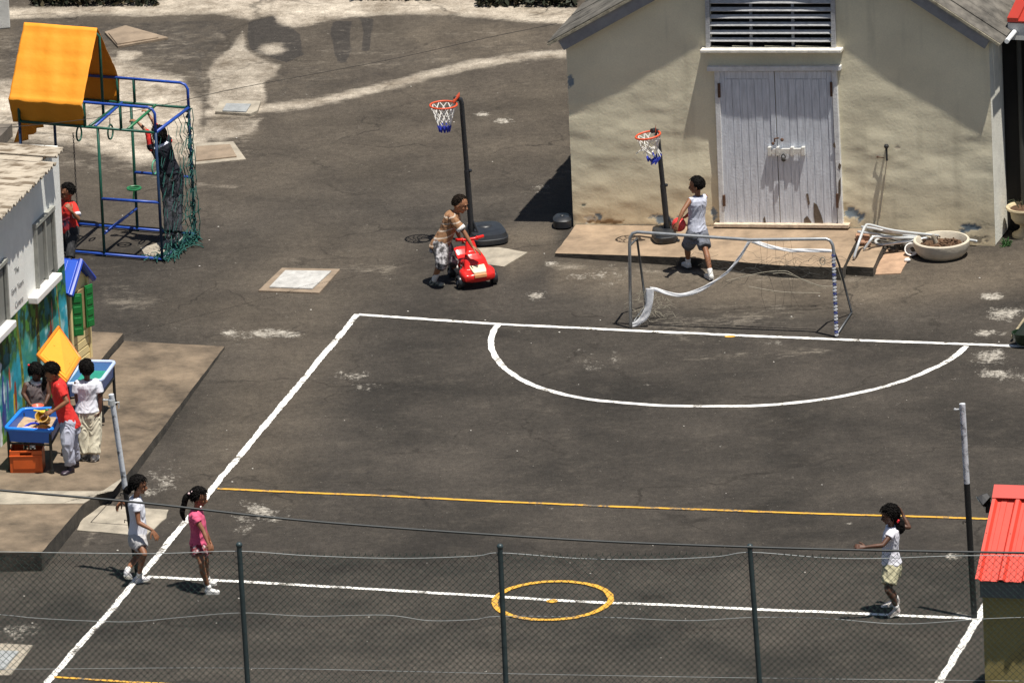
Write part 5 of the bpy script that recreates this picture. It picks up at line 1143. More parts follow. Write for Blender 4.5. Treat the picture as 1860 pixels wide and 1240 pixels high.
# ================================================================ net posts, fence, cables
WP_ = mat('flaking_white_post', (.60, .62, .66), .6, .2, 6, .2, 30, c2=(.04, .04, .04), edge=.42); BP_ = mat('black_post_paint', (.012, .012, .012), .55, .4, 8, c2=(.25, .25, .25), edge=.30)
def netpost(label, b, top, k, r):
    B_ = G(*b); T_ = P(top[0], top[1], B_.y-.02); t = thing('net_post', label, 'post', B_, 'net posts at the ends of the halfway line'); m_ = B_.lerp(T_, k)
    mb = MB(); mb.tube([B_-Z*.03, m_], r, 12); mb.build('lower_pole', BP_, t, 'auto'); mb = MB(); mb.tube([m_, T_], r*.97, 12); mb.lathe(T_, [(r*.6, -.1), (r*.6, .004)], 12); mb.build('upper_pole', WP_, t, 'auto')
    mb = MB(); mb.tube([T_-Z*.06, T_-Z*.06+Vector((-.07, 0, 0))], .009, 6); mb.ball(T_-Z*.06+Vector((-.08, 0, 0)), .016, 8)
    if r < .033: mb.lathe(T_-Z*.09, [(r*1.25, -.03), (r*1.25, .03)], 12); mb.tube([T_-Z*.10+Vector((r, 0, 0)), T_-Z*.09+Vector((.08, 0, 0)), T_-Z*.16+Vector((.075, 0, 0))], .008, 6)
    mb.build('hook', TUBE, t); mb = MB()
    for f in (.3, .45): p = B_.lerp(T_, f); mb.tube([p+Vector((-r, 0, 0)), p+Vector((-r-.03, 0, .01)), p+Vector((-r-.03, 0, -.02))], .006, 5)
    mb.build('eyelet', BP_, t); return t
netpost('leaning grey and black post rising behind the girl in white shorts', (251, 1043), (202, 716), .48, .031)
netpost('upright white topped black post near the red roofed hut', (1770, 1122), (1748, 733), .63, .0335)
# ---- chain link fence
S_F = 138.0
def ffit():
    d0 = ray(908, 990); p0 = CAM+d0*S_F; return p0
f0 = ffit(); fa = R(7.5); fu = Vector((math.cos(fa), -math.sin(fa), 0)); fn = Vector((fu.y, -fu.x, 0))
def FF(px, py): return PL(px, py, f0, fn)
FG = mat('dark_green_fence_wire', (.020, .045, .036), .45, .5, 20); FPst = mat('dark_fence_post', (.028, .045, .050), .45, .25, 12)
fc = thing('wire_fence', 'dark green chain link fence with three round posts in front', 'fence', Vector((f0.x, f0.y, 0)))
tops = [(434, 984), (908, 987), (1362, 987)]; sp = [(FF(*t)-f0).dot(fu) for t in tops]; zt_ = [FF(*t).z for t in tops]; step_ = (sp[2]-sp[0])/2
leans = [(16, 256), (11, 253), (18, 253)]
for i in (-2, -1, 0, 1, 2, 4):
    s = sp[i] if 0 <= i <= 2 else sp[0]+step_*i; z = zt_[i] if 0 <= i <= 2 else sum(zt_)/3; p = Vector((f0.x, f0.y, 0))+fu*s
    t_ = p+Z*z; mb = MB(); ln = Vector((0, 0, 0))
    if 0 <= i <= 2:
        q = FF(tops[i][0]+leans[i][0], tops[i][1]+leans[i][1]); dirn = (q-t_).normalized(); p = t_+dirn*(z/-dirn.z)
    mb.tube([p, t_-Z*.03], .027, 12); mb.ball(t_-Z*.03, (.035, .035, .031), 12); mb.build('post', FPst, fc, 'auto')
zm = sum(zt_)/3-.12; FL0, FL1 = sp[0]-2*step_, sp[0]+4*step_; cell = .0712
mb = MB()
def wob(s, z): return .012*noise.noise(Vector((s*.7, z*.9, 0)))*1.6
def fpt(s, z, off): 
    z2 = z+.022*noise.noise(Vector((s*.5, 3, z*.3)))+.010*noise.noise(Vector((s*3, 7, z*2))); s2 = s+wob(s, z)+.006*noise.noise(Vector((s*4, 1, z*3)))
    return Vector((f0.x, f0.y, 0))+fu*s2+Z*z2+fn*(off+.03*noise.noise(Vector((s*.8, z*.8, 5))))
def thin(pts, r):
    vs = []; a = fn*r; 
    for i, p in enumerate(pts):
        t = pts[min(i+1, len(pts)-1)]-pts[max(0, i-1)]; t.normalize(); b = t.cross(fn).normalized()*r; vs += [p+a, p+b, p-a*.9, p-b]
    n = len(pts); mb.add(vs, [(4*i+k, 4*i+(k+1) % 4, 4*i+4+(k+1) % 4, 4*i+4+k) for i in range(n-1) for k in range(4)])
Hh = zm; vis = 1.75                                          # wires run down to the ground, finely bent where they are seen
nw = int((FL1-FL0+Hh)/cell)
for d in (1, -1):
    for k in range(-int(Hh/cell)-2, nw+1):
        s0 = FL0+k*cell; zb = 0; pts = []
        m_ = 26
        for i in range(m_+1):
            z = Hh*i/m_; s = s0+z*1.0 if d > 0 else s0+(Hh-z)
            if FL0 <= s <= FL1: pts.append(fpt(s, z, .002*d))
        if len(pts) > 1: thin(pts, .0021)
mb.build('wire_mesh', FG, fc)
mb = MB()                                                    # twisted spikes along the top
for k in range(int((FL1-FL0)/cell)):
    p = fpt(FL0+k*cell+.01, zm, 0); mb.bar(p-Z*.01, p+Z*.018+fu*random.uniform(-.012, .012), .005, .005, fn)
mb.build('wire_tips', FG, fc)
TW = mat('pale_tension_wire', (.36, .38, .38), .45, .2, 20, metal=.4)
def fwire(pts, r=.004): 
    m = MB(); m.tube(smooth_pts([FF(*p)+fn*-.006*(1 if fn.y > 0 else -1) for p in pts], 6), r, 5); m.build('tension_wire', TW, fc)
fwire([(-300, 996), (0, 1001), (200, 1004), (300, 1004), (434, 1000), (560, 1008), (720, 1013), (860, 1009), (910, 1003), (1050, 1013), (1180, 1015), (1300, 1010), (1365, 1002), (1500, 1012), (1600, 1013), (1760, 1008), (1950, 1010)])
fwire([(-300, 1090), (0, 1115), (60, 1121), (150, 1126), (240, 1128), (330, 1120), (440, 1112), (560, 1118), (700, 1116), (780, 1126), (860, 1124), (912, 1118), (1100, 1120), (1250, 1126), (1370, 1120), (1500, 1122), (1640, 1132), (1800, 1122), (1950, 1118)], .0032)
fwire([(-300, 1212), (0, 1214), (434, 1212), (912, 1222), (1376, 1230), (1900, 1236)], .0025)
# ---- overhead cables
def cable(label, pts, Yd, r, m, ext=14):
    q = [P(x, y, Y_) for (x, y), Y_ in zip(pts, Yd)]; q = smooth_pts(q, 6); d0 = (q[0]-q[1]).normalized(); q = [q[0]+d0*ext]+q
    if ext > 5: d1 = (q[-1]-q[-2]).normalized(); q.append(q[-1]+d1*ext)
    mb = MB(); mb.tube(q, r, 8); tag(mb.build('cable', m, None, True), label, 'cable')
cable('thick black cable crossing in front above the wire fence', [(-60, 884), (0, 890), (250, 912), (500, 940), (700, 957), (900, 971), (1100, 983), (1300, 991), (1500, 997), (1700, 1001), (1900, 1004)], [129.6]*11, .0125, mat('cable_rubber', (.018, .022, .024), .5))
cable('thin wire slanting from the cream shed eave over the orange tent', [(-60, 240), (0, 233), (155, 217), (300, 190), (430, 161), (700, 110), (880, 70), (1012, 43)], [147, 147.3, 148, 148.6, 149.2, 150.4, 151.2, 151.8], .0035, mat('thin_wire_rubber', (.03, .025, .02), .6), 3)
# ================================================================ children
def skin(n, c): return mat(n, c, .55, .10, 9, .1, 60)
SK1 = skin('brown_skin', (.235, .10, .048)); SK2 = skin('deep_brown_skin', (.10, .043, .024)); SK3 = skin('warm_brown_skin', (.29, .13, .065))
HAIR = mat('black_hair', (.006, .005, .0045), .8, .5, 40, .5, 50, streak=(1, 1, .3), spec=.12); HAIRB = mat('dark_brown_hair', (.014, .009, .006), .8, .4, 40, .5, 50, spec=.12)
EYE = mat('dark_eye', (.01, .008, .006), .2); LIP = mat('lip', (.28, .07, .05), .5)
def cl_(name, c, **k): return mat(name, c, k.pop('rough', .85), k.pop('var', .08), k.pop('scale', 8), .15, 60, **k)
def bone(p0, px, py, L_, sgn):
    d = ray(px, py); t = (p0-CAM).dot(d); q = CAM+d*t; r = (q-p0).length
    if r < L_: return q+d*(sgn*math.sqrt(L_*L_-r*r))
    return p0+(q-p0)*min(1, L_*1.12/r)
def hand(mb, w, tip, side, s, curl=.5, spread=1.0):
    d = (tip-w).normalized(); n = side-d*side.dot(d); n.normalize(); b = d.cross(n)       # n: palm normal, b: across
    L_ = .135*s
    mb.loft([(w, b*.017*s, n*.013*s), (w+d*.03*s, b*.026*s, n*.013*s), (w+d*.065*s, b*.031*s, n*.011*s), (w+d*.072*s, b*.027*s, n*.007*s)], 12)
    for i, l in enumerate((.046, .056, .052, .040)):
        o = w+d*.066*s+b*((i-1.5)*.0155*s*spread); p = o; a = curl*.5
        dd = (d+b*((i-1.5)*.09*spread)).normalized()
        for k, f in enumerate((.46, .30, .24)):
            q = p+(dd*math.cos(a)+n*math.sin(a))*(l*f*s*1.15); mb.caps(p, q, .0078*s*(1-.1*k), .0072*s*(1-.1*k), 8); p = q; a += curl*.75
    o = w+d*.022*s-b*.024*s; p = o; dd = (d*.75-b*.8+n*.35).normalized()
    for l in (.026, .022, .016): q = p+dd*l*s; mb.caps(p, q, .0088*s, .0078*s, 8); p = q; dd = (dd+d*.35+n*.15*curl).normalized()
def dirv(az, el=0): az = R(az); el = R(el); return Vector((math.cos(az)*math.cos(el), math.sin(az)*math.cos(el), math.sin(el)))
def person(label, base, sp):
    s = sp.get('s', 1.0); bz = sp.get('z', 0.); B_ = G(*base, bz); Y = B_.y
    t = thing('person', label, 'child', B_)
    pt = lambda q: P(q[0], q[1], Y+(q[2] if len(q) > 2 else 0))
    neck = pt(sp['neck']); pel = pt(sp['pelvis']); head = pt(sp['head'])
    face = dirv(*sp['face']); chest = dirv(sp['chest'])
    hipf = dirv(sp.get('hipyaw', sp['chest']))
    up = (neck-pel).normalized(); cr = chest.cross(up).normalized()      # cr: to the person's right
    cf_ = up.cross(cr).normalized(); hr = hipf.cross(Z).normalized(); TL_ = (neck-pel).length
    SW = .118*s*sp.get('sw', 1); HW_ = .060*s
    shd = {'R': neck-up*.035*s+cr*SW, 'L': neck-up*.035*s-cr*SW}
    hp = {'R': pel-Z*.01+hr*HW_, 'L': pel-Z*.01-hr*HW_}
    mb = MB()
    # trunk
    def trunk(m, grow=0., z0=-.06, z1=1.0, hem=0.):
        secs = []
        for f, rx, ry, off in ((-.28, .098, .072, 0), (-.12, .108, .082, -.005), (.05, .107, .08, 0), (.22, .098, .074, .008), (.42, .094, .070, .01), (.62, .104, .074, .006), (.80, .114, .074, -.004), (.90, .104, .062, -.008), (.965, .070, .048, -.006), (1.0, .042, .040, -.004)):
            if f < z0 or f > z1: continue
            ax = hr.lerp(cr, min(1, max(0, f*1.6))).normalized(); fx = hipf.lerp(cf_, min(1, max(0, f*1.6))).normalized()
            g_ = grow+(hem if f < .1 else hem*.5 if f < .3 else 0); secs.append((pel+up*(TL_*f)+fx*off*s, ax*(rx*s*sp.get('fat', 1)+g_), fx*(ry*s*sp.get('fat', 1)+g_)))
        m.loft(secs, 24)
    trunk(mb, -.004, -.2)
    # neck and head
    hu_ = (head-neck).normalized(); hu_ = (hu_*.35+Z*.65+sp.get('tiltv', Vector())).normalized(); fr = face.cross(hu_).normalized(); ff = hu_.cross(fr).normalized() if abs(face.dot(hu_)) < .9 else face
    fc_ = face; hup = fr.cross(fc_).normalized(); ax3 = (fr, fc_, hup); hs = s*sp.get('hs', 1)
    mb.caps(neck-up*.03*s, head-hup*.05*hs-fc_*.012*hs, .034*s, .034*s)
    mb.ball(head+hup*.012*hs-fc_*.006*hs, (.073*hs, .088*hs, .088*hs), 20, ax3)
    mb.ball(head-hup*.038*hs+fc_*.018*hs, (.054*hs, .064*hs, .062*hs), 18, ax3); mb.ball(head-hup*.085*hs+fc_*.050*hs, (.024*hs, .020*hs, .018*hs), 12, ax3)
    mb.caps(head-hup*.010*hs+fc_*.079*hs, head-hup*.036*hs+fc_*.092*hs, .008*hs, .0125*hs, 10); mb.ball(head-hup*.04*hs+fc_*.084*hs, (.017*hs, .010*hs, .009*hs), 10, ax3)
    for q in (-1, 1): mb.ball(head-hup*.022*hs+fr*q*.074*hs-fc_*.008*hs, (.009*hs, .017*hs, .026*hs), 10, ax3); mb.ball(head-hup*.035*hs+fc_*.055*hs+fr*q*.030*hs, (.020*hs, .018*hs, .02*hs), 10, ax3); mb.ball(head+hup*.016*hs+fc_*.072*hs+fr*q*.026*hs, (.024*hs, .012*hs, .008*hs), 10, ax3)
    mb.caps(head-hup*.058*hs+fc_*.076*hs-fr*.013*hs, head-hup*.058*hs+fc_*.076*hs+fr*.013*hs, .007*hs, .007*hs, 8)
    # arms
    AJ = {}
    for k in 'RL':
        a = sp['arm'+k]; sh = shd[k]+(a.get('sho', Vector())); el = bone(sh, *a['el'][:2], .205*s, a['el'][2]); wr = bone(el, *a['wr'][:2], .180*s, a['wr'][2])
        tip = bone(wr, *a['tip'][:2], .10*s, a['tip'][2]) if len(a['tip']) > 2 else wr+(P(*a['tip'][:2], wr.y)-wr).normalized()*.1
        AJ[k] = (sh, el, wr, tip); mb.caps(sh, el, .034*s, .026*s); mb.caps(el, el.lerp(wr, .35), .026*s, .026*s); mb.caps(el.lerp(wr, .35), wr, .026*s, .0165*s)
        side = a.get('palm', None); side = (pel-wr).normalized() if side is None else side
        hand(mb, wr, tip, side, s*1.06, a.get('curl', .5))
    # legs
    LJ = {}; foots = {}
    for k in 'RL':
        a = sp['leg'+k]; lift = a.get('lift', 0)+bz; H = G(*a['heel'], lift+a.get('hl', 0)); T_ = G(*a['toe'], lift); fd = (T_-H); fl_ = max(fd.length, .01); fd = fd.normalized()
        T_ = H+fd*(.205*s) if fl_ > .23*s or fl_ < .12*s else T_
        an = H+fd*.035*s+Z*.062*s+fd.cross(Z)*0; kn = None
        hipj = hp[k]; kp_ = a['knee']; L1 = .27*s; kn = bone(hipj, *kp_[:2], L1, kp_[2])
        LJ[k] = (hipj, kn, an); foots[k] = (H, T_, fd)
        mb.caps(hipj, hipj.lerp(kn, .5), .062*s, .054*s); mb.caps(hipj.lerp(kn, .5), kn, .054*s, .037*s); mb.caps(kn, kn.lerp(an, .35)-(fd*.012*s), .036*s, .038*s); mb.caps(kn.lerp(an, .35)-fd*.012*s, an, .038*s, .021*s)
    remesh(mb, 'body', sp.get('skin', SK1), t, .0052, 3)
    # face details
    for q in (-1, 1):
        m_ = MB(); m_.ball(head-hup*.004*hs+fc_*.078*hs+fr*q*.027*hs, (.011*hs, .007*hs, .0065*hs), 10, ax3); m_.build('eye', EYE, t, True)
        m_ = MB(); m_.caps(head+hup*.017*hs+fc_*.081*hs+fr*q*.015*hs, head+hup*.019*hs+fc_*.072*hs+fr*q*.036*hs, .0030*hs, .002*hs, 6); m_.build('eyebrow', HAIR, t)
    m_ = MB(); m_.caps(head-hup*.058*hs+fc_*.081*hs-fr*.012*hs, head-hup*.058*hs+fc_*.081*hs+fr*.012*hs, .0052*hs, .0052*hs, 8); m_.build('mouth', LIP, t, True)
    # hair
    h = sp['hair']; m_ = MB(); n1, n2 = 30, 44; vs = []; hc = head+hup*.012*hs-fc_*.008*hs; lowb = h.get('low', -.45)-.26; rad = h.get('r', 1.13)+.04; fringe = h.get('fringe', .42)
    for i in range(n1+1):
        th = math.pi*i/n1
        for j in range(n2):
            ph = 2*math.pi*j/n2; x, y, z = math.sin(th)*math.cos(ph), math.sin(th)*math.sin(ph), math.cos(th)     # y: face dir
            lim = noise.noise(Vector((x*9, y*9, 2)))*.16+(fringe if y > .35 else lowb+(fringe-lowb)*max(0, (y-.02)/.33) if y > .02 else lowb)
            mk = min(1, max(0, (z-lim)/.34))**.6; nn = noise.noise(Vector((x*5, y*5, z*3))+B_*.3)*.06+noise.noise(Vector((x*17, y*17, z*7)))*.045
            r = .90+(rad-.90+nn)*mk if mk > 0 else .90
            vs.append(hc+(fr*x*.074+fc_*y*.089+hup*z*.090)*hs*r)
    m_.add(vs, [(i*n2+j, i*n2+(j+1) % n2, (i+1)*n2+(j+1) % n2, (i+1)*n2+j) for i in range(n1) for j in range(n2)])
    for _q in range(330):                                        # loose tufts so the outline is not smooth
        a_ = random.uniform(0, 2*math.pi); z = random.uniform(-.5, 1); x, y = math.sqrt(1-z*z)*math.cos(a_), math.sqrt(1-z*z)*math.sin(a_)
        lim = (fringe if y > .35 else lowb+(fringe-lowb)*max(0, (y-.02)/.33) if y > .02 else lowb)
        if z < lim+.05: continue
        d_ = Vector((x, y, z)); tg = (Vector((0, -.25, -1))+Vector([random.uniform(-.7, .7) for _ in range(3)])); tg = (tg-d_*tg.dot(d_)).normalized(); L_ = random.uniform(.25, .5)*h.get('tuft', 1)
        p_ = [d_*(rad*.97), d_*(rad*1.05)+tg*L_*.5, d_*(rad*1.04)+tg*L_]
        m_.tube([hc+(fr*q.x*.074+fc_*q.y*.089+hup*q.z*.090)*hs for q in p_], [.006*hs, .0045*hs, .001*hs], 4)
    hm = h.get('m', HAIR); ho = m_.build('hair', hm, t, True)
    def strand(name, pts, rs, w=.5):
        m2 = MB(); pts = smooth_pts([pt(q) for q in pts], 4); n_ = len(pts)
        rr2 = [float(np.interp(i/(n_-1), np.linspace(0, 1, len(rs)), rs))*s for i in range(n_)]
        for i in range(n_-1): m2.caps(pts[i], pts[i+1], rr2[i], rr2[i+1], 10)
        return remesh(m2, name, hm, t, .006, 1, .006, 30)
    if 'tail' in h: strand('ponytail', h['tail'], h['tail_r'])
    if 'bun' in h:
        m2 = MB(); c = pt(h['bun']); m2.ball(c, .042*s*h.get('bs', 1), 14); m2.ball(c-Z*.02*s, .034*s*h.get('bs', 1), 12); m2.caps(c, head-fc_*.05, .03*s, .05*s); remesh(m2, 'hair_bun', hm, t, .006, 1, .008, 32)
    for q in h.get('ties', []): m2 = MB(); m2.ball(pt(q), .014*s, 10); m2.build('hair_tie', h['tie_m'], t, True)
    # top
    tp = sp['top']; m_ = MB(); hem = tp.get('hem', -.12); hl = tp.get('flare', .012)
    trunk(m_, tp.get('grow', .012), hem-.02, 1.0, hl)
    for k in 'RL':
        sh, el, wr, tip = AJ[k]; f = tp.get('sleeve', .6)
        if f > 0:
            e = sh.lerp(el, min(f, 1)); m_.caps(sh-(cr if k == 'R' else -cr)*.02*s, sh.lerp(e, .3), .044*s, .044*s); d_ = (e-sh).normalized(); x = d_.cross(Vector((.3, .2, .9))).normalized(); y = d_.cross(x)
            r0, r1 = .043*s, tp.get('sr', .044)*s
            m_.loft([(sh, x*r0, y*r0), (e, x*r1, y*r1)], 16)
            if f > 1: m_.caps(el, el.lerp(wr, f-1), .034*s, .028*s)
        else: m_.caps(sh-(cr if k == 'R' else -cr)*.03*s, sh-(cr if k == 'R' else -cr)*.015*s, .036*s, .036*s)
    to = remesh(m_, tp.get('name', 'shirt'), tp['m'], t, .0065, 2, tp.get('fold', .0055), 14, 3)
    for k in tp.get('cuffs', ''):
        sh, el, wr, tip = AJ[k]; e0_ = sh.lerp(el, tp['sleeve']-.14); e1_ = sh.lerp(el, tp['sleeve']+.03); d_ = (el-sh).normalized(); x = d_.cross(Vector((.3, .2, .9))).normalized(); y = d_.cross(x); m2 = MB(); r1 = tp.get('sr', .044)*s+.004
        m2.loft([(e0_, x*r1, y*r1), (e1_, x*r1, y*r1)], 16); m2.build('sleeve_cuff', tp['cuff_m'], t, True)
    if 'collar' in tp:
        m2 = MB(); c = neck-up*.012*s; m2.tube([c+cr*(.046*s*math.cos(a))+cf_*(.044*s*math.sin(a)+.002)-up*(.010*s*math.sin(a)) for a in np.linspace(0, 2*math.pi, 25)[:-1]], tp.get('collar_r', .009)*s, 8, True); m2.build('collar', tp['collar'], t, True)
    for pa in tp.get('extra', []): 
        m2 = MB(); trunk(m2, tp.get('grow', .012)+.003, pa[0], pa[1]); remesh(m2, 'shirt_panel', pa[2], t, .0065, 2, .0055, 14, 3)
    if 'longsleeve' in tp:
        for k in 'RL':
            sh, el, wr, tip = AJ[k]; m2 = MB(); f = tp.get('lsf', .5); m2.caps(sh, el, .037*s, .031*s); m2.caps(el, el.lerp(wr, f), .031*s, .026*s); remesh(m2, 'sleeve', tp['longsleeve'], t, .006, 1, .004, 20)
    # bottom
    bt = sp['bottom']; m_ = MB(); g0 = bt.get('grow', .010)
    trunk(m_, g0, -.30, bt.get('waist', .12))
    for k in 'RL':
        hj, kn, an = LJ[k]; L_ = bt.get('len', 1.0); r = [.076*s+g0, .068*s+g0, bt.get('rk', .054)*s, bt.get('ra', .046)*s]
        def ringat(c, d_, rad): x = d_.cross(Vector((.9, .3, .1))).normalized(); y = d_.cross(x); return (c, x*rad, y*rad)
        d1 = (kn-hj).normalized(); d2 = (an-kn).normalized(); dm = (d1+d2).normalized()
        if L_ <= 1: secs = [ringat(hj+d1*.0, d1, r[0]), ringat(hj.lerp(kn, L_*.5), d1, r[1]), ringat(hj.lerp(kn, L_), d1, bt.get('rh', .066)*s)]
        else: secs = [ringat(hj, d1, r[0]), ringat(hj.lerp(kn, .5), d1, r[1]), ringat(kn, dm, r[2]), ringat(kn.lerp(an, (L_-1)*.5), d2, (r[2]+r[3])/2*s**0), ringat(kn.lerp(an, L_-1), d2, r[3])]
        m_.loft(secs, 18); m_.ball(hj, r[0]*.98, 14)
    remesh(m_, bt.get('name', 'trousers'), bt['m'], t, .0065, 2, bt.get('fold', .007), 13, 11)
    # shoes and socks
    for k in 'RL':
        H, T_, fd = foots[k]; hj, kn, an = LJ[k]; sd = fd.cross(Z).normalized(); m_ = MB(); L_ = (T_-H).length; dz = (T_.z-H.z)
        if sp.get('socks'):
            m2 = MB(); m2.caps(an-Z*.01, an.lerp(kn, sp.get('sockh', .22)), .029*s, .034*s); m2.build('sock', sp['socks'], t, True)
        uz = fd.cross(sd)*-1; uz = uz if uz.z > 0 else -uz
        secs = [(H-fd*.012*s+uz*.03*s, sd*.012*s, uz*.018*s), (H+fd*.0+uz*.032*s, sd*.030*s, uz*.032*s), (H+fd*L_*.22+uz*.034*s, sd*.034*s, uz*.036*s), (H+fd*L_*.5+uz*.028*s, sd*.037*s, uz*.029*s), (H+fd*L_*.78+uz*.022*s, sd*.041*s, uz*.022*s), (H+fd*L_*.96+uz*.019*s, sd*.030*s, uz*.018*s), (H+fd*L_*1.02+uz*.016*s, sd*.010*s, uz*.010*s)]
        m_.loft(secs, 16); m_.caps(an-Z*.015*s, an+(kn-an).normalized()*.012*s, .034*s, .031*s)
        so = remesh(m_, 'shoe', sp['shoe'], t, .006, 2)
        m2 = MB(); pts = []
        for f, w in ((0, .028), (.25, .034), (.5, .036), (.8, .041), (1.0, .026)): pts.append((f, w))
        poly = [H+fd*L_*f+sd*w*s for f, w in pts]+[H+fd*L_*f-sd*w*s for f, w in pts[::-1]]; m2.prism([p-uz*.001 for p in poly], uz*.014); m2.build('sole', sp.get('sole', mat('pale_sole', (.62, .60, .56), .7)), t)
    return t, AJ, LJ, (neck, pel, head)
WHT = cl_('white_cotton', (.72, .73, .80)); WHT2 = cl_('white_tee', (.78, .77, .84)); GRYW = cl_('pale_grey_cotton', (.54, .56, .66)); 
SHW = mat('white_shoe', (.70, .69, .66), .5, .12, 30); SHD = mat('dark_shoe', (.03, .03, .035), .5, .4, 30); SOCK = cl_('white_sock', (.75, .74, .72))
NAVY = cl_('navy_vest_cloth', (.006, .007, .015)); REDC = cl_('red_cotton', (.62, .025, .02)); KHAKI = cl_('khaki_cotton', (.50, .46, .34)); BLK2 = cl_('charcoal_cloth', (.030, .030, .033), c2=(.012, .012, .014), edge=.5, scale=14)
def stripes(name, c1, c2, sc, th=.75, rot=(0, 0, 0)):
    m = mat(name, c1, .85, .1, 8, .15, 60); nt = m.node_tree; N = nt.nodes; L = nt.links; b = N['Principled BSDF']; tc = N.new('ShaderNodeTexCoord'); mp = N.new('ShaderNodeMapping'); mp.inputs['Rotation'].default_value = rot
    w = N.new('ShaderNodeTexWave'); w.inputs['Scale'].default_value = sc; w.inputs['Distortion'].default_value = 1.2; w.bands_direction = 'Z'; L.new(tc.outputs['Object'], mp.inputs[0]); L.new(mp.outputs[0], w.inputs['Vector'])
    rp = N.new('ShaderNodeValToRGB'); e = rp.color_ramp.elements; e[0].position = th; e[0].color = (*c1, 1); e[1].position = th+.06; e[1].color = (*c2, 1); L.new(w.outputs['Fac'], rp.inputs[0]); L.new(rp.outputs[0], b.inputs['Base Color']); return m
def blotch(name, c1, c2, sc, th=.5, w=.03):
    m = mat(name, c1, .85, .1, sc, .15, 60, c2=c2, edge=th); return m
BRST = stripes('brown_striped_tee', (.30, .155, .075), (.52, .42, .33), 4.2, .86, (0, R(12), 0))
CAMO = blotch('grey_white_camo', (.50, .48, .49), (.055, .05, .05), 10, .54)
PINK = cl_('pink_cotton', (.66, .10, .20)); PRNT = blotch('red_white_print', (.62, .50, .50), (.22, .015, .03), 18, .55); LGRY = cl_('light_grey_trousers', (.40, .41, .50)); 
BEIGE = cl_('beige_trousers', (.62, .57, .44)); SILK = cl_('light_khaki_shorts', (.50, .46, .30)); DARKJ = blotch('dark_jeans', (.034, .037, .048), (.010, .011, .014), 14, .5); GRYS = blotch('grey_shorts_cloth', (.17, .18, .22), (.09, .095, .11), 10, .5)
RTIE = mat('red_tie', (.65, .02, .03), .5)
A = lambda el, wr, tip, **k: dict(el=el, wr=wr, tip=tip, **k)
# boy with the ball, seen from behind
person('boy in sleeveless pale grey top and grey shorts walking off with a red ball', (1268, 494), dict(s=.97, neck=(1267, 356, 0), pelvis=(1266, 421, 0), head=(1265, 336, .0), face=(168, -4), chest=128, hipyaw=140, skin=SK1, hs=1.0,
    armL=A((1240, 384, -.6), (1232, 403, -.3), (1227, 416, 0), curl=.35, sho=Vector((0, 0, 0))), armR=A((1256, 385, 1), (1245, 394, .6), (1236, 398, 0), curl=.35),
    legL=dict(knee=(1248, 449, 1), heel=(1252, 486), toe=(1234, 476), hl=.03), legR=dict(knee=(1281, 452, -1), heel=(1293, 508), toe=(1278, 498), hl=.02),
    hair=dict(low=-.50, fringe=.50, r=1.07, tuft=.45), top=dict(m=GRYW, sleeve=0, hem=.0, flare=.012, grow=.012, name='vest', collar=cl_('navy_trim', (.05, .06, .12))), bottom=dict(m=GRYS, len=.92, rh=.074, name='shorts', grow=.014), shoe=SHW, socks=SOCK, sockh=.16))
Bc = P(1233, 408, G(1268, 494).y-.02)
ball = thing('ball', 'red rubber ball held low by the boy in the sleeveless top', 'ball', Bc)
mb = MB(); mb.ball(Bc, .083, 32); mb.build('ball_skin', mat('red_rubber', (.76, .06, .055), .45, .10, 6), ball, True)
mb = MB()
for k in range(3): a = k*math.pi/3; n_ = Vector((math.cos(a), math.sin(a), .3)).normalized(); x = n_.orthogonal().normalized(); y = n_.cross(x); mb.tube([Bc+(x*math.cos(q)+y*math.sin(q))*.0825 for q in np.linspace(0, 2*math.pi, 33)[:-1]], .0016, 5, True)
mb.build('seam', mat('dark_red_seam', (.30, .015, .015), .5), ball)
# boy pushing the toy car
person('boy in brown striped tee leaning over the handlebar of the red toy car', (800, 514), dict(s=1.02, neck=(826, 386, 0), pelvis=(801, 440, 0), head=(836, 370, .0), face=(-18, -16), chest=-15, hipyaw=-8, skin=SK3, tiltv=Vector((.25, 0, 0)),
    armR=A((845, 424, -.4), (858, 448, .4), (869, 455, 0), curl=.4, palm=Vector((0, 0, -1))), armL=A((830, 418, .8), (836, 436, .3), (845, 436, 0), curl=.9, palm=Vector((0, 0, -1))),
    legR=dict(knee=(803, 478, -.6), heel=(782, 519), toe=(807, 520)), legL=dict(knee=(821, 474, .9), heel=(827, 500), toe=(842, 503), hl=.02),
    hair=dict(low=-.30, fringe=.56, r=1.00, m=HAIRB, tuft=.3), top=dict(m=BRST, sleeve=.80, sr=.052, hem=-.14, flare=.016, grow=.018, cuffs='R', cuff_m=SOCK), bottom=dict(m=CAMO, len=1.22, rk=.066, ra=.06, name='cargo_trousers', grow=.016), shoe=blotch('grey_green_trainer', (.34, .34, .28), (.04, .045, .04), 22, .5), socks=SOCK, sockh=.38, sole=SHD))
# hanging boy in the climbing frame
HB = person('boy in navy vest with red sleeves hanging from the bar of the climbing frame', (312, 440), dict(s=.98, neck=(289, 258, 0), pelvis=(311, 316, .0), head=(288, 244, .0), face=(120, 10), chest=105, hipyaw=100, skin=SK3,
    armL=A((268, 240, -.3), (252, 224, .3), (243, 219, 0), curl=.9), armR=A((281, 226, .7), (272, 211, .4), (266, 203, 0), curl=.9),
    legL=dict(knee=(306, 358, .4), heel=(306, 436), toe=(316, 428), lift=.12, hl=.02), legR=dict(knee=(321, 360, .4), heel=(322, 438), toe=(327, 430), lift=.12, hl=.02),
    hair=dict(low=-.5, fringe=.4, r=1.14), top=dict(m=NAVY, sleeve=.25, hem=-.02, flare=.006, grow=.016, name='vest', longsleeve=REDC, lsf=.12, extra=[(.84, .99, cl_('white_yoke', (.70, .72, .85)))]), bottom=dict(m=DARKJ, len=1.92, rk=.070, ra=.056, grow=.014, waist=.0), shoe=SHD))
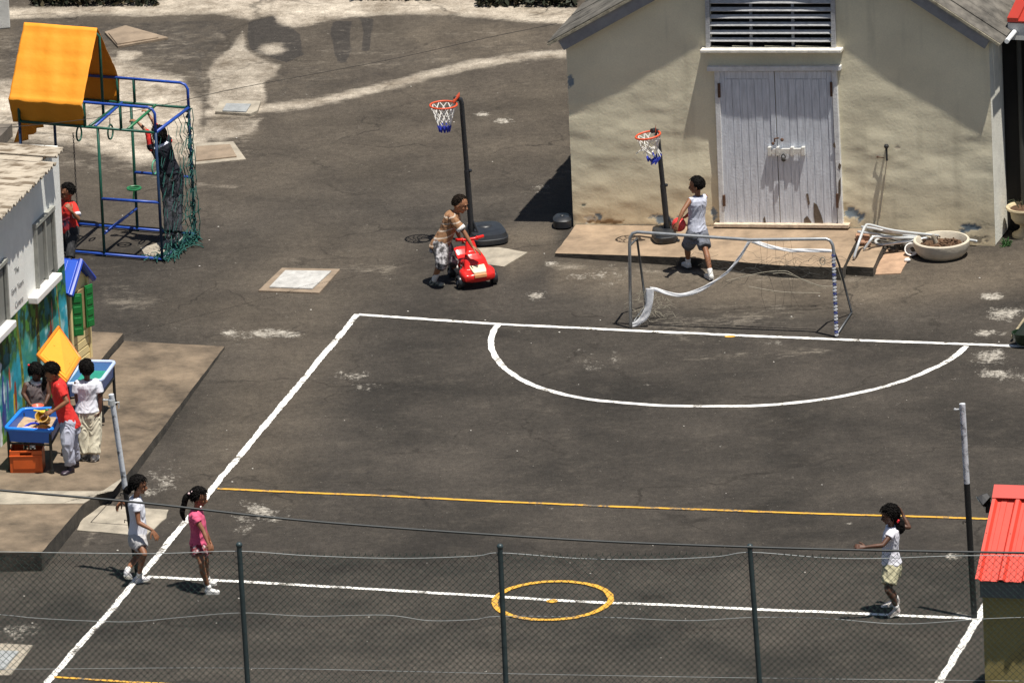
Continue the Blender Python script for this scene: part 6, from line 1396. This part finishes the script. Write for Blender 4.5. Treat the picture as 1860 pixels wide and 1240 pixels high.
# boy in red tee beside the classroom corner
person('boy in red and navy tee standing just behind the classroom corner', (124, 466), dict(s=.98, neck=(124, 366, 0), pelvis=(125, 414, 0), head=(122, 348, 0), face=(-155, -8), chest=-145, skin=SK1,
    armL=A((142, 398, -.6), (130, 384, -.6), (122, 372, 0), curl=.9), armR=A((110, 396, .2), (112, 405, -.3), (112, 415, 0)),
    legL=dict(knee=(130, 444, -.3), heel=(130, 478), toe=(120, 484)), legR=dict(knee=(118, 444, .2), heel=(118, 474), toe=(108, 480)),
    hair=dict(low=-.40, fringe=.52, r=1.05, tuft=.5), top=dict(m=blotch('red_navy_tee', (.66, .03, .02), (.02, .02, .05), 3.0, .38), sleeve=.72, sr=.050, hem=-.10, grow=.016, cuffs='L', cuff_m=cl_('white_cuff', (.75, .74, .8))), bottom=dict(m=BLK2, len=1.9, grow=.014), shoe=SHD))
# girl walking, white tee and shorts
person('girl in white tee and white shorts stepping forward, dark hair in a bun', (249, 1052), dict(s=.98, neck=(247, 902, 0), pelvis=(250, 972, 0), head=(252, 880, 0), face=(-8, -5), chest=0, skin=SK1,
    armR=A((252, 949, -.6), (276, 962, -.5), (286, 977, 0), curl=.25), armL=A((232, 918, .9), (221, 909, .6), (216, 916, 0), curl=.4),
    legR=dict(knee=(262, 1006, -.6), heel=(248, 1058), toe=(271, 1052)), legL=dict(knee=(251, 1008, .5), heel=(229, 1046), toe=(238, 1054), hl=.13),
    hair=dict(low=-.5, fringe=.42, r=1.12, bun=(232, 889, .02), bs=.95, ties=[(240, 886, -.03)], tie_m=RTIE), top=dict(m=WHT, sleeve=.42, sr=.047, hem=.04, flare=.010, grow=.014), bottom=dict(m=cl_('grey_white_shorts', (.46, .45, .45)), len=.62, rh=.072, name='shorts', grow=.018), shoe=blotch('white_grey_trainer', (.68, .66, .68), (.25, .24, .30), 24, .42), socks=SOCK, sockh=.14))
# girl in pink
person('girl in pink top and printed shorts with a long dark ponytail', (374, 1070), dict(s=.98, neck=(356, 926, 0), pelvis=(362, 990, 0), head=(362, 902, 0), face=(-12, -10), chest=-8, skin=SK1,
    armR=A((370, 965, -.3), (378, 986, -.3), (383, 998, 0), curl=.6), armL=A((372, 963, .5), (381, 982, .3), (386, 992, 0), curl=.6),
    legR=dict(knee=(366, 1022, -.3), heel=(374, 1078), toe=(399, 1077)), legL=dict(knee=(374, 1020, .3), heel=(372, 1062), toe=(394, 1061)),
    hair=dict(low=-.48, fringe=.44, r=1.12, tail=[(346, 896, .0), (338, 903, 0), (334, 917, 0), (331, 931, 0), (335, 944, 0)], tail_r=[.030, .034, .030, .027, .012], ties=[(343, 896, -.03), (349, 893, -.03)], tie_m=mat('pale_hair_bead', (.8, .6, .6), .3)), top=dict(m=PINK, sleeve=.38, sr=.046, hem=.0, flare=.014, grow=.014), bottom=dict(m=PRNT, len=.50, rh=.082, name='shorts', grow=.016), shoe=SHW, socks=SOCK, sockh=.06))
# girl on the right
person('girl in white top and khaki shorts by the net post with one arm forward', (1624, 1115), dict(s=1.0, neck=(1618, 956, 0), pelvis=(1620, 1026, 0), head=(1616, 934, 0), face=(186, -8), chest=184, hipyaw=176, skin=SK2,
    armL=A((1603, 990, -.5), (1573, 993, -.2), (1557, 992, 0), curl=.35), armR=A((1651, 957, .6), (1640, 934, .2), (1634, 921, 0), curl=.7),
    legL=dict(knee=(1613, 1072, -.3), heel=(1635, 1112), toe=(1614, 1121), hl=.055), legR=dict(knee=(1612, 1068, .5), heel=(1634, 1094), toe=(1617, 1100), hl=.03),
    hair=dict(low=-.55, fringe=.34, r=1.17, tail=[(1628, 942, .02), (1634, 950, 0), (1636, 960, 0), (1634, 965, 0)], tail_r=[.045, .050, .046, .024], ties=[(1632, 945, -.05), (1631, 947, -.05)], tie_m=RTIE), top=dict(m=WHT2, sleeve=.34, sr=.046, hem=.0, flare=.016, grow=.014), bottom=dict(m=SILK, len=.72, rh=.080, name='shorts', grow=.018), shoe=blotch('white_pink_trainer', (.70, .64, .60), (.42, .30, .28), 26, .42), socks=SOCK, sockh=.10))
# children at the tables (they stand on the raised concrete)
person('child in red polo and light grey trousers digging at the sand table', (128, 852), dict(s=1.0, z=FZ, neck=(102, 690, 0), pelvis=(125, 764, 0), head=(93, 676, 0), face=(195, -38), chest=190, hipyaw=176, skin=SK1, tiltv=Vector((-.35, 0, 0)),
    armL=A((122, 729, -.7), (97, 746, -.3), (85, 750, 0), curl=.8), armR=A((106, 736, .6), (90, 752, .3), (80, 754, 0), curl=.6),
    legL=dict(knee=(122, 806, -.2), heel=(133, 857), toe=(112, 864)), legR=dict(knee=(131, 802, .3), heel=(142, 846), toe=(124, 850)),
    hair=dict(low=-.5, fringe=.42, r=1.14), top=dict(m=REDC, sleeve=.66, sr=.050, hem=-.14, flare=.016, grow=.016, name='polo_shirt', collar=REDC, collar_r=.012), bottom=dict(m=LGRY, len=1.86, rk=.064, ra=.056, grow=.014, fold=.011), shoe=mat('purple_black_shoe', (.04, .025, .04), .4, .4, 30), sole=SHD))
person('boy in white tee and beige trousers with his back turned at the water table', (162, 830), dict(s=1.0, z=FZ, neck=(158, 690, 0), pelvis=(159, 748, 0), head=(157, 669, 0), face=(100, -20), chest=100, hipyaw=95, skin=SK2,
    armR=A((182, 722, .2), (182, 747, .3), (178, 758, 0)), armL=A((139, 720, .3), (142, 740, .5), (144, 752, 0)),
    legR=dict(knee=(172, 790, .3), heel=(169, 838), toe=(176, 829)), legL=dict(knee=(151, 790, .3), heel=(155, 836), toe=(150, 827)),
    hair=dict(low=-.85, fringe=.5, r=1.08, tuft=.45), top=dict(m=WHT, sleeve=.66, sr=.052, hem=-.08, flare=.018, grow=.020), bottom=dict(m=BEIGE, len=1.90, rk=.074, ra=.070, grow=.016, fold=.010), shoe=blotch('black_white_trainer', (.60, .58, .55), (.03, .03, .03), 12, .5)))
person('girl in grey pinafore and white collar holding a red bowl behind the sand table', (62, 800), dict(s=.98, z=FZ, neck=(65, 692, 0), pelvis=(66, 752, 0), head=(66, 676, 0), face=(-50, -42), chest=-72, skin=SK2, tiltv=Vector((0, -.3, 0)),
    armR=A((42, 714, .0), (55, 735, -.4), (66, 740, 0), curl=.5), armL=A((89, 716, .0), (82, 733, -.4), (74, 739, 0), curl=.5),
    legR=dict(knee=(60, 780, 0), heel=(58, 806), toe=(60, 818)), legL=dict(knee=(74, 780, 0), heel=(74, 806), toe=(76, 818)),
    hair=dict(low=-.5, fringe=.42, r=1.13, tail=[(76, 672, -.02), (82, 684, -.05), (80, 700, -.05), (78, 708, -.05)], tail_r=[.03, .032, .026, .014], ties=[(52, 663, -.02), (81, 668, -.05)], tie_m=RTIE), top=dict(m=cl_('grey_pinafore_cloth', (.13, .105, .105)), sleeve=.0, hem=-.26, flare=.03, grow=.014, name='pinafore', collar=cl_('white_frill', (.78, .76, .78)), collar_r=.028), bottom=dict(m=BLK2, len=.5, name='skirt', grow=.03), shoe=SHD))
bw = thing('toy_bowl', 'red plastic bowl held over the sand by the girl in grey', 'bowl', P(69, 738, G(62, 800, .2).y-.12)); c = ORG[bw.name]
mb = MB(); mb.lathe(c, [(.03, -.03), (.06, -.005), (.068, .012), (.060, .012), (.03, -.018), (0, -.02)], 24); mb.build('bowl_shell', mat('salmon_red_plastic', (.72, .16, .10), .4), bw, 'auto')
mb = MB(); mb.tube([c+Vector((.064*math.cos(q), .064*math.sin(q), .012)) for q in np.linspace(0, 2*math.pi, 25)[:-1]], .005, 6, True); mb.build('bowl_rim', mat('salmon_red_plastic', ()), bw)
spd = thing('toy_spade', 'yellow toy spade with green grip in the hand of the child in red', 'toy spade', P(84, 748, G(128, 852, .2).y-.05)); c = ORG[spd.name]
mb = MB(); a = P(62, 745, c.y); b = P(88, 749, c.y); mb.caps(a, b, .010, .010, 8); mb.ball(P(80, 747.5, c.y), (.055, .03, .018), 12); mb.build('spade_blade', mat('yellow_spade', (.80, .55, .04), .4), spd, True)
mb = MB(); mb.ball(P(85, 744.5, c.y-.02), .018, 10); mb.build('grip', mat('green_grip', (.01, .25, .06), .4), spd, True)
# ================================================================ camera, sun, sky
cam = bpy.data.cameras.new('camera'); co = bpy.data.objects.new('camera', cam); COL.objects.link(co)
cam.sensor_width = 36; cam.lens = FPX/1860*36; cam.clip_start = 1; cam.clip_end = 3000
M = Matrix.Rotation(math.pi/2-PITCH, 4, 'X') @ Matrix.Rotation(-ROLL, 4, 'Z'); M.translation = CAM; co.matrix_world = M; SC.camera = co
SUN_EL, SUN_AZ = R(74.3), R(-42)          # azimuth measured from +x, counter-clockwise
sd_ = Vector((math.cos(SUN_AZ)*math.cos(SUN_EL), math.sin(SUN_AZ)*math.cos(SUN_EL), math.sin(SUN_EL)))
sl = bpy.data.lights.new('sun', 'SUN'); sl.energy = SUN_E; sl.angle = R(.55); sl.color = (1.0, .955, .87)
so = bpy.data.objects.new('sun', sl); COL.objects.link(so); so.rotation_euler = sd_.to_track_quat('Z', 'Y').to_euler(); so.location = (0, 100, 60)
w = bpy.data.worlds.new('World'); SC.world = w; w.use_nodes = True; nt = w.node_tree; bg = nt.nodes['Background']; sk = nt.nodes.new('ShaderNodeTexSky'); sk.sky_type = 'NISHITA'; sk.sun_disc = False
sk.sun_elevation = SUN_EL; sk.sun_rotation = math.pi/2-SUN_AZ; nt.links.new(sk.outputs[0], bg.inputs[0]); bg.inputs[1].default_value = SKY_E
SC.view_settings.view_transform = 'Standard'; SC.view_settings.look = 'None'; SC.view_settings.exposure = EXPO; SC.view_settings.gamma = 1
SC.cycles.use_denoising = True
